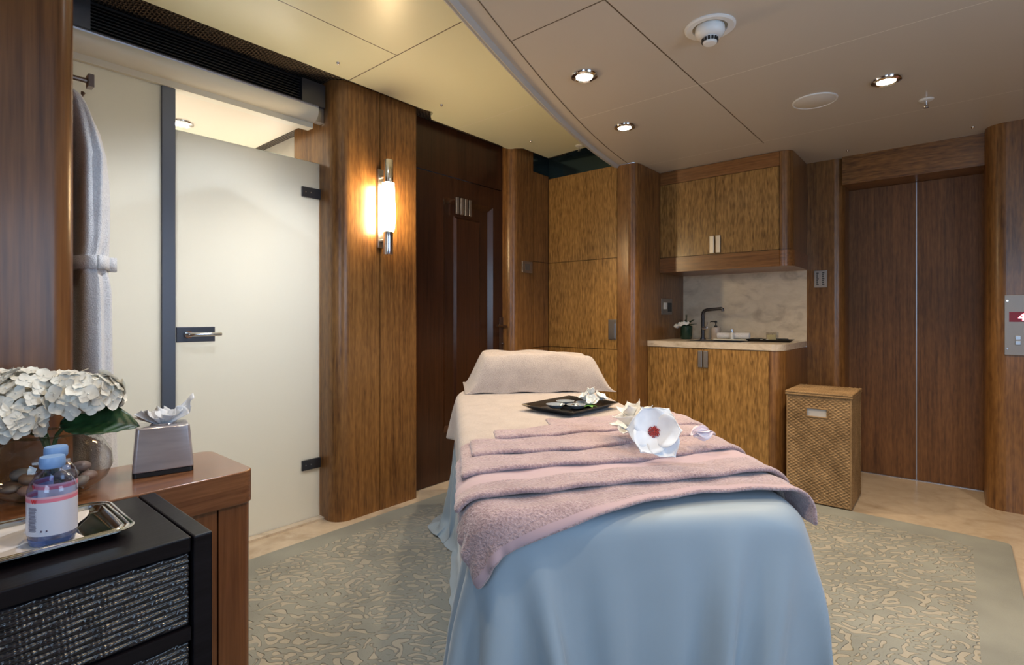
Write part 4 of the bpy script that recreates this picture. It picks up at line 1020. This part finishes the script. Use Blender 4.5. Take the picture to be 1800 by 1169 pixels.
def blossom(name, c, nrm, rings, mat, centre, label, cat='flower', group=None, rot=0, dz=0):
    t = thing(name, label, cat, c, 0, group)
    B = frame_to(nrm); k = 0; rnd = random.Random(hash(label) % 100 if False else len(label))
    for (n, L_p, W_p, elev, cup, curl) in rings:
        for i in range(n):
            a = rot + k * (PI / n if n == 3 else .5) + 2 * PI * i / n + rnd.uniform(-.10, .10)
            M = B @ Matrix.Rotation(a, 4, 'Z') @ Matrix.Rotation(-R(elev + rnd.uniform(-6, 6)), 4, 'Y')
            mk('petal', petal(L_p * rnd.uniform(.93, 1.05), W_p, cup, curl, M, ruff=.0016), mat, t, local=True, smooth=True, ang=0, solid=.0007)
        k += 1
    if centre:
        gs = []
        for i in range(46):
            th = i * 2.4; q = i / 46; r_ = .0125 * math.sqrt(q); gs.append(xf(ellipsoid((r_ * math.cos(th), r_ * math.sin(th), .007 - q * .003), (.0018, .0018, .0042), 6, 4), B))
        mk('stamens', gs, centre, t, local=True, smooth=True)
        gs = [xf(ellipsoid((.0138 * math.cos(i), .0138 * math.sin(i), .004), (.0015, .0015, .004), 6, 4), B) for i in range(14)]
        mk('filaments', gs, flat('dark_red_filament', (.30, .02, .03), .6), t, local=True)
    return t
# flower spray on the tray
p0 = Vector((TX + .052, TY + .080, TZ2 + .024))
blossom('white_blossom', p0, (.35, -.55, .7), [(5, .038, .031, 25, .5, .2), (3, .026, .021, 50, .5, .1)], orch, None, 'small white blossom in front of the spray on the square tray', group=None)
blossom('white_blossom', p0 + Vector((-.036, .012, .006)), (-.3, -.4, .8), [(5, .040, .031, 35, .5, .2), (3, .022, .018, 60, .5, .1)], orch, None, 'small white blossom at the left of the tray spray')
blossom('white_blossom', p0 + Vector((.012, .036, .008)), (.5, .1, .8), [(5, .040, .031, 30, .5, .2), (3, .022, .018, 60, .5, .1)], orch, None, 'small white blossom at the right of the tray spray')
blossom('white_blossom', p0 + Vector((-.022, .030, .022)), (-.1, .1, 1), [(5, .038, .029, 55, .5, .2), (3, .022, .018, 70, .5, .1)], orch, None, 'small white blossom topmost in the tray spray')
gs = [leaf_geo(.030, .017, LM(p0 + Vector((.004 * i, -.030 - .002 * i, -.012)), (math.cos(i * 1.1 - 1.6), math.sin(i * 1.1 - 1.6), .25)), .3) for i in range(5)]
tag(mk('green_sprig', gs, greenp, smooth=True, ang=0, solid=.0006), 'bright green sprig tucked under the white blossoms on the tray', 'leaves')

# magnolias on the towel
mag = petal_m('magnolia_petal', (.78, .80, .84), (.90, .92, .95))
redc = flat('magnolia_red_stamens', (.62, .09, .07), .6)
blossom('magnolia', (-.570, 1.215, .815), (.50, -.80, .42), [(3, .076, .080, 4, .5, .12), (3, .070, .082, 17, .6, .16)], mag, redc, 'open white magnolia with red centre facing the camera on the pink towel', rot=.4)
blossom('magnolia', (-.655, 1.300, .792), (-.25, -.25, .9), [(4, .092, .064, 18, .7, .05), (3, .095, .060, 50, .8, -.05), (3, .092, .048, 70, .8, -.05)], petal_m('magnolia_cream_petal', (.74, .70, .62), (.88, .87, .84)), None, 'cream magnolia with upright petals behind the open white one', rot=.9)
bd = thing('magnolia_bud', 'pink-tinged magnolia bud at the right of the open flower', 'flower bud', (-.500, 1.375, .795))
for k in range(4):
    mk('petal', petal(.052, .030, .9, .0, LM((-.53 + .004 * k, 1.35, .790 + .003 * k), (.55, .55, .18 - .06 * k), R(60 * k)), nu=7, nv=10), petal_m('bud_petal', (.72, .58, .66), (.86, .80, .84)) if k == 0 else bpy.data.materials['bud_petal'], bd, smooth=True, ang=0, solid=.0007)

# ------------------------------------------------------------------ on the worktop
WZ = .9265
pt = thing('planter', 'dark green round pot with white orchids left of the tap', 'plant pot', (-1.615, 4.02, WZ))
mk('pot', lathe([(.040, 0), (.044, .006), (.046, .10), (.043, .104), (.040, .098), (.040, .09), (.0001, .09)], n=32), flat('dark_green_glass', (.010, .045, .030), .12, coat=.5), pt, local=True, smooth=True)
mk('foliage', [leaf_geo(.085, .03, LM((0, 0, .095), (math.cos(i), math.sin(i), .5 + .8 * (i % 2))), .2) for i in range(9)] + [tube([(0, 0, .09), (.004 * math.cos(i * 2), .01 * math.sin(i * 2), .19)], .002, 5) for i in range(3)], leafm, pt, local=True, smooth=True, ang=0)
for i, (dx, dy, dz) in enumerate([(-.055, -.03, .108), (-.025, -.045, .118), (-.075, .0, .10), (.010, -.035, .125)]):
    blossom('orchid', (-1.615 + dx, 4.02 + dy, WZ + dz), (-.1 + .2 * i, -1, .25), [(3, .024, .020, 15, .3, .1), (2, .028, .028, 8, .3, .1)], orch, None,
            ['white orchid bloom low at the front of the green pot', 'white orchid bloom in the middle of the green pot spray', 'white orchid bloom leftmost on the green pot', 'white orchid bloom nearest the tap'][i])
tp_ = thing('tap', 'dark chrome swan-neck kitchen tap with side lever', 'tap', (-1.50, 4.06, WZ))
mk('spout', [tube([(0, 0, 0), (0, 0, .19), (.004, -.002, .208), (.018, -.008, .222), (.035, -.013, .227), (.155, -.045, .236), (.165, -.047, .232), (.168, -.048, .215)], [.013, .013, .013, .0125, .012, .0115, .011, .010], 14)], gun, tp_, local=True, smooth=True)
mk('base_ring', lathe([(.021, 0), (.021, .008), (.017, .012)], n=24), gun, tp_, local=True, smooth=True)
mk('lever', [tube([(0, 0, .085), (.035, -.01, .085)], .016, 14), tube([(.037, -.011, .085), (.045, -.014, .135)], [.006, .0045], 8)], chrome, tp_, local=True, smooth=True)
so = thing('soap_dispenser', 'beige ceramic soap dispenser with black pump beside the tap', 'soap dispenser', (-1.415, 4.10, WZ))
mk('body', lathe([(.0001, 0), (.030, 0), (.033, .01), (.036, .085), (.034, .093), (.014, .096), (.0001, .096)], n=32), flat('beige_ceramic', (.52, .45, .40), .35), so, local=True, smooth=True)
mk('pump', [lathe([(.012, .0965), (.012, .105), (.004, .108), (.004, .128), (.009, .13), (.009, .142), (.0001, .144)], n=20), tube([(0, 0, .137), (-.035, -.008, .137), (-.040, -.01, .130)], [.005, .004, .003], 8)], black, so, local=True, smooth=True)
ct = thing('amenity_tray', 'pale cream rectangular tray holding rolled hand towels', 'tray', (-1.265, 4.02, WZ))
mk('dish', box(-.125, .125, -.055, .055, .0, .010), cream, ct, local=True, bevel=.003)
def roll(c, L_r, r_, label):
    g = []
    for k in range(3):
        g.append(tube([(c[0] - L_r / 2 + .002 * k, c[1], c[2]), (c[0] + L_r / 2 - .002 * k, c[1], c[2])], r_ * (1 - .25 * k) if k else r_, 20))
    o = mk('rolled_towel', [g[0]] + [lathe([(r_ * .75, 0), (r_ * .7, .002), (r_ * .5, .0005), (r_ * .45, .002), (r_ * .2, .0005)], n=16) and xf(olathe([(r_ * .75, 0), (r_ * .7, .002), (r_ * .5, .0005), (r_ * .45, .002), (r_ * .2, .0005)], n=16), Matrix.Translation((c[0] + L_r / 2, c[1], c[2])) @ Matrix.Rotation(PI / 2, 4, 'Y'))], terry_w, smooth=True, ang=50)
    tag(o, label, 'towel', 'rolled white hand towels')
roll((-1.320, 4.02, WZ + .0335), .105, .022, 'rolled white hand towel left of the tiny bottle on the cream tray')
roll((-1.200, 4.02, WZ + .0345), .110, .023, 'rolled white hand towel right of the tiny bottle on the cream tray')
ab = thing('toiletry_bottle', 'tiny white toiletry bottle with silver cap between rolled towels', 'bottle', (-1.258, 3.985, WZ + .0102))
mk('body', lathe([(.0001, 0), (.012, 0), (.013, .002), (.013, .042), (.009, .048), (.0001, .048)], n=20), white_pl, ab, local=True, smooth=True)
mk('cap', lathe([(.008, .0485), (.008, .070), (.0001, .071)], n=18), chrome, ab, local=True, smooth=True)
kt = thing('black_tray', 'black flared rectangular tray holding candle and stones at the worktop corner', 'tray', (-1.00, 3.98, WZ))
mk('dish', sqtray([(.02, 0, 0), (.002, .010, .004), (0, .012, .005), (.002, .013, .005), (.02, .003, 0)], .145, .065), black, kt, local=True)
cn = thing('candle', 'pale yellow candle in a square clear glass on the black tray', 'candle', (-.985, 3.99, WZ + .0032))
mk('glass', [xf(g_, Matrix.Identity(4)) for g_ in (box(-.033, .033, -.033, -.031, 0, .062), box(-.033, .033, .031, .033, 0, .062), box(-.033, -.031, -.031, .031, 0, .062), box(.031, .033, -.031, .031, 0, .062))], clear, cn, local=True)
mk('wax', box(-.030, .030, -.030, .030, .001, .044), flat('cream_wax', (.66, .58, .34), .5), cn, local=True, bevel=.003)
mk('wick', tube([(0, 0, .044), (0, 0, .052)], .0012, 6), black, cn, local=True)
for dx, w_, lb_ in ((-.085, .06, 'flat black matchbox-like block left of the candle on the black tray'), (.080, .065, 'flat black block right of the candle on the black tray')):
    tag(mk('black_block', box(-1.0 + dx - w_ / 2, -1.0 + dx + w_ / 2, 3.975, 4.01, WZ + .0035, WZ + .023), black, bevel=.004), lb_, 'box', 'dark blocks on the black tray')
for dx, lb_ in ((-.045, 'white stone at the left in front of the candle'), (-.008, 'white stone directly in front of the candle glass')):
    tag(mk('white_stone', ellipsoid((-1.0 + dx, 3.945, WZ + .0105), (.017, .010, .007), 14, 8), white_pl, smooth=True, ang=0), lb_, 'stone', 'white stones on the black tray')

# ------------------------------------------------------------------ daylight, world, camera
def area(name, loc, rot, sx, sy, power, col):
    l = bpy.data.lights.new(name, 'AREA'); l.shape = 'RECTANGLE'; l.size = sx; l.size_y = sy; l.energy = power; l.color = col
    o = bpy.data.objects.new(name, l); C.objects.link(o); o.location = loc; o.rotation_euler = rot; return o
day = (.52, .74, 1.0)
area('daylight_window_right', (1.43, (WY0 + WY1) / 2, (WZ0 + WZ1) / 2), (0, R(90), 0), WZ1 - WZ0 - .06, WY1 - WY0 - .06, 14, day)
area('daylight_window_behind', ((NX0 + NX1) / 2, -1.33, (WZ0 + WZ1) / 2), (R(90), 0, 0), NX1 - NX0 - .06, WZ1 - WZ0 - .06, 16, day)
wld = bpy.data.worlds.new('world'); bpy.context.scene.world = wld; wld.use_nodes = True
wld.node_tree.nodes['Background'].inputs[0].default_value = (.45, .62, .9, 1); wld.node_tree.nodes['Background'].inputs[1].default_value = .6
cam = bpy.data.cameras.new('camera'); co_ = bpy.data.objects.new('camera', cam); C.objects.link(co_)
co_.location = (0, 0, 1.1); co_.rotation_euler = (R(90), 0, R(40.3)); cam.sensor_width = 36; cam.lens = 921 / 1800 * 36; cam.shift_y = -27.5 / 1800; cam.clip_start = .02
S = bpy.context.scene; S.camera = co_
S.view_settings.view_transform = 'Standard'; S.view_settings.look = 'None'; S.view_settings.gamma = 1; S.view_settings.use_curve_mapping = False
S.view_settings.exposure = 0.5
cy_ = S.cycles
cy_.use_adaptive_sampling = True; cy_.adaptive_threshold = .03; cy_.use_denoising = True
try: cy_.denoiser = 'OPENIMAGEDENOISE'
except Exception: pass
cy_.max_bounces = 7; cy_.diffuse_bounces = 4; cy_.glossy_bounces = 4; cy_.transmission_bounces = 6; cy_.transparent_max_bounces = 8
cy_.caustics_reflective = False; cy_.caustics_refractive = False; cy_.sample_clamp_indirect = 4
for o in bpy.data.objects:
    if '_w' in o: del o['_w']
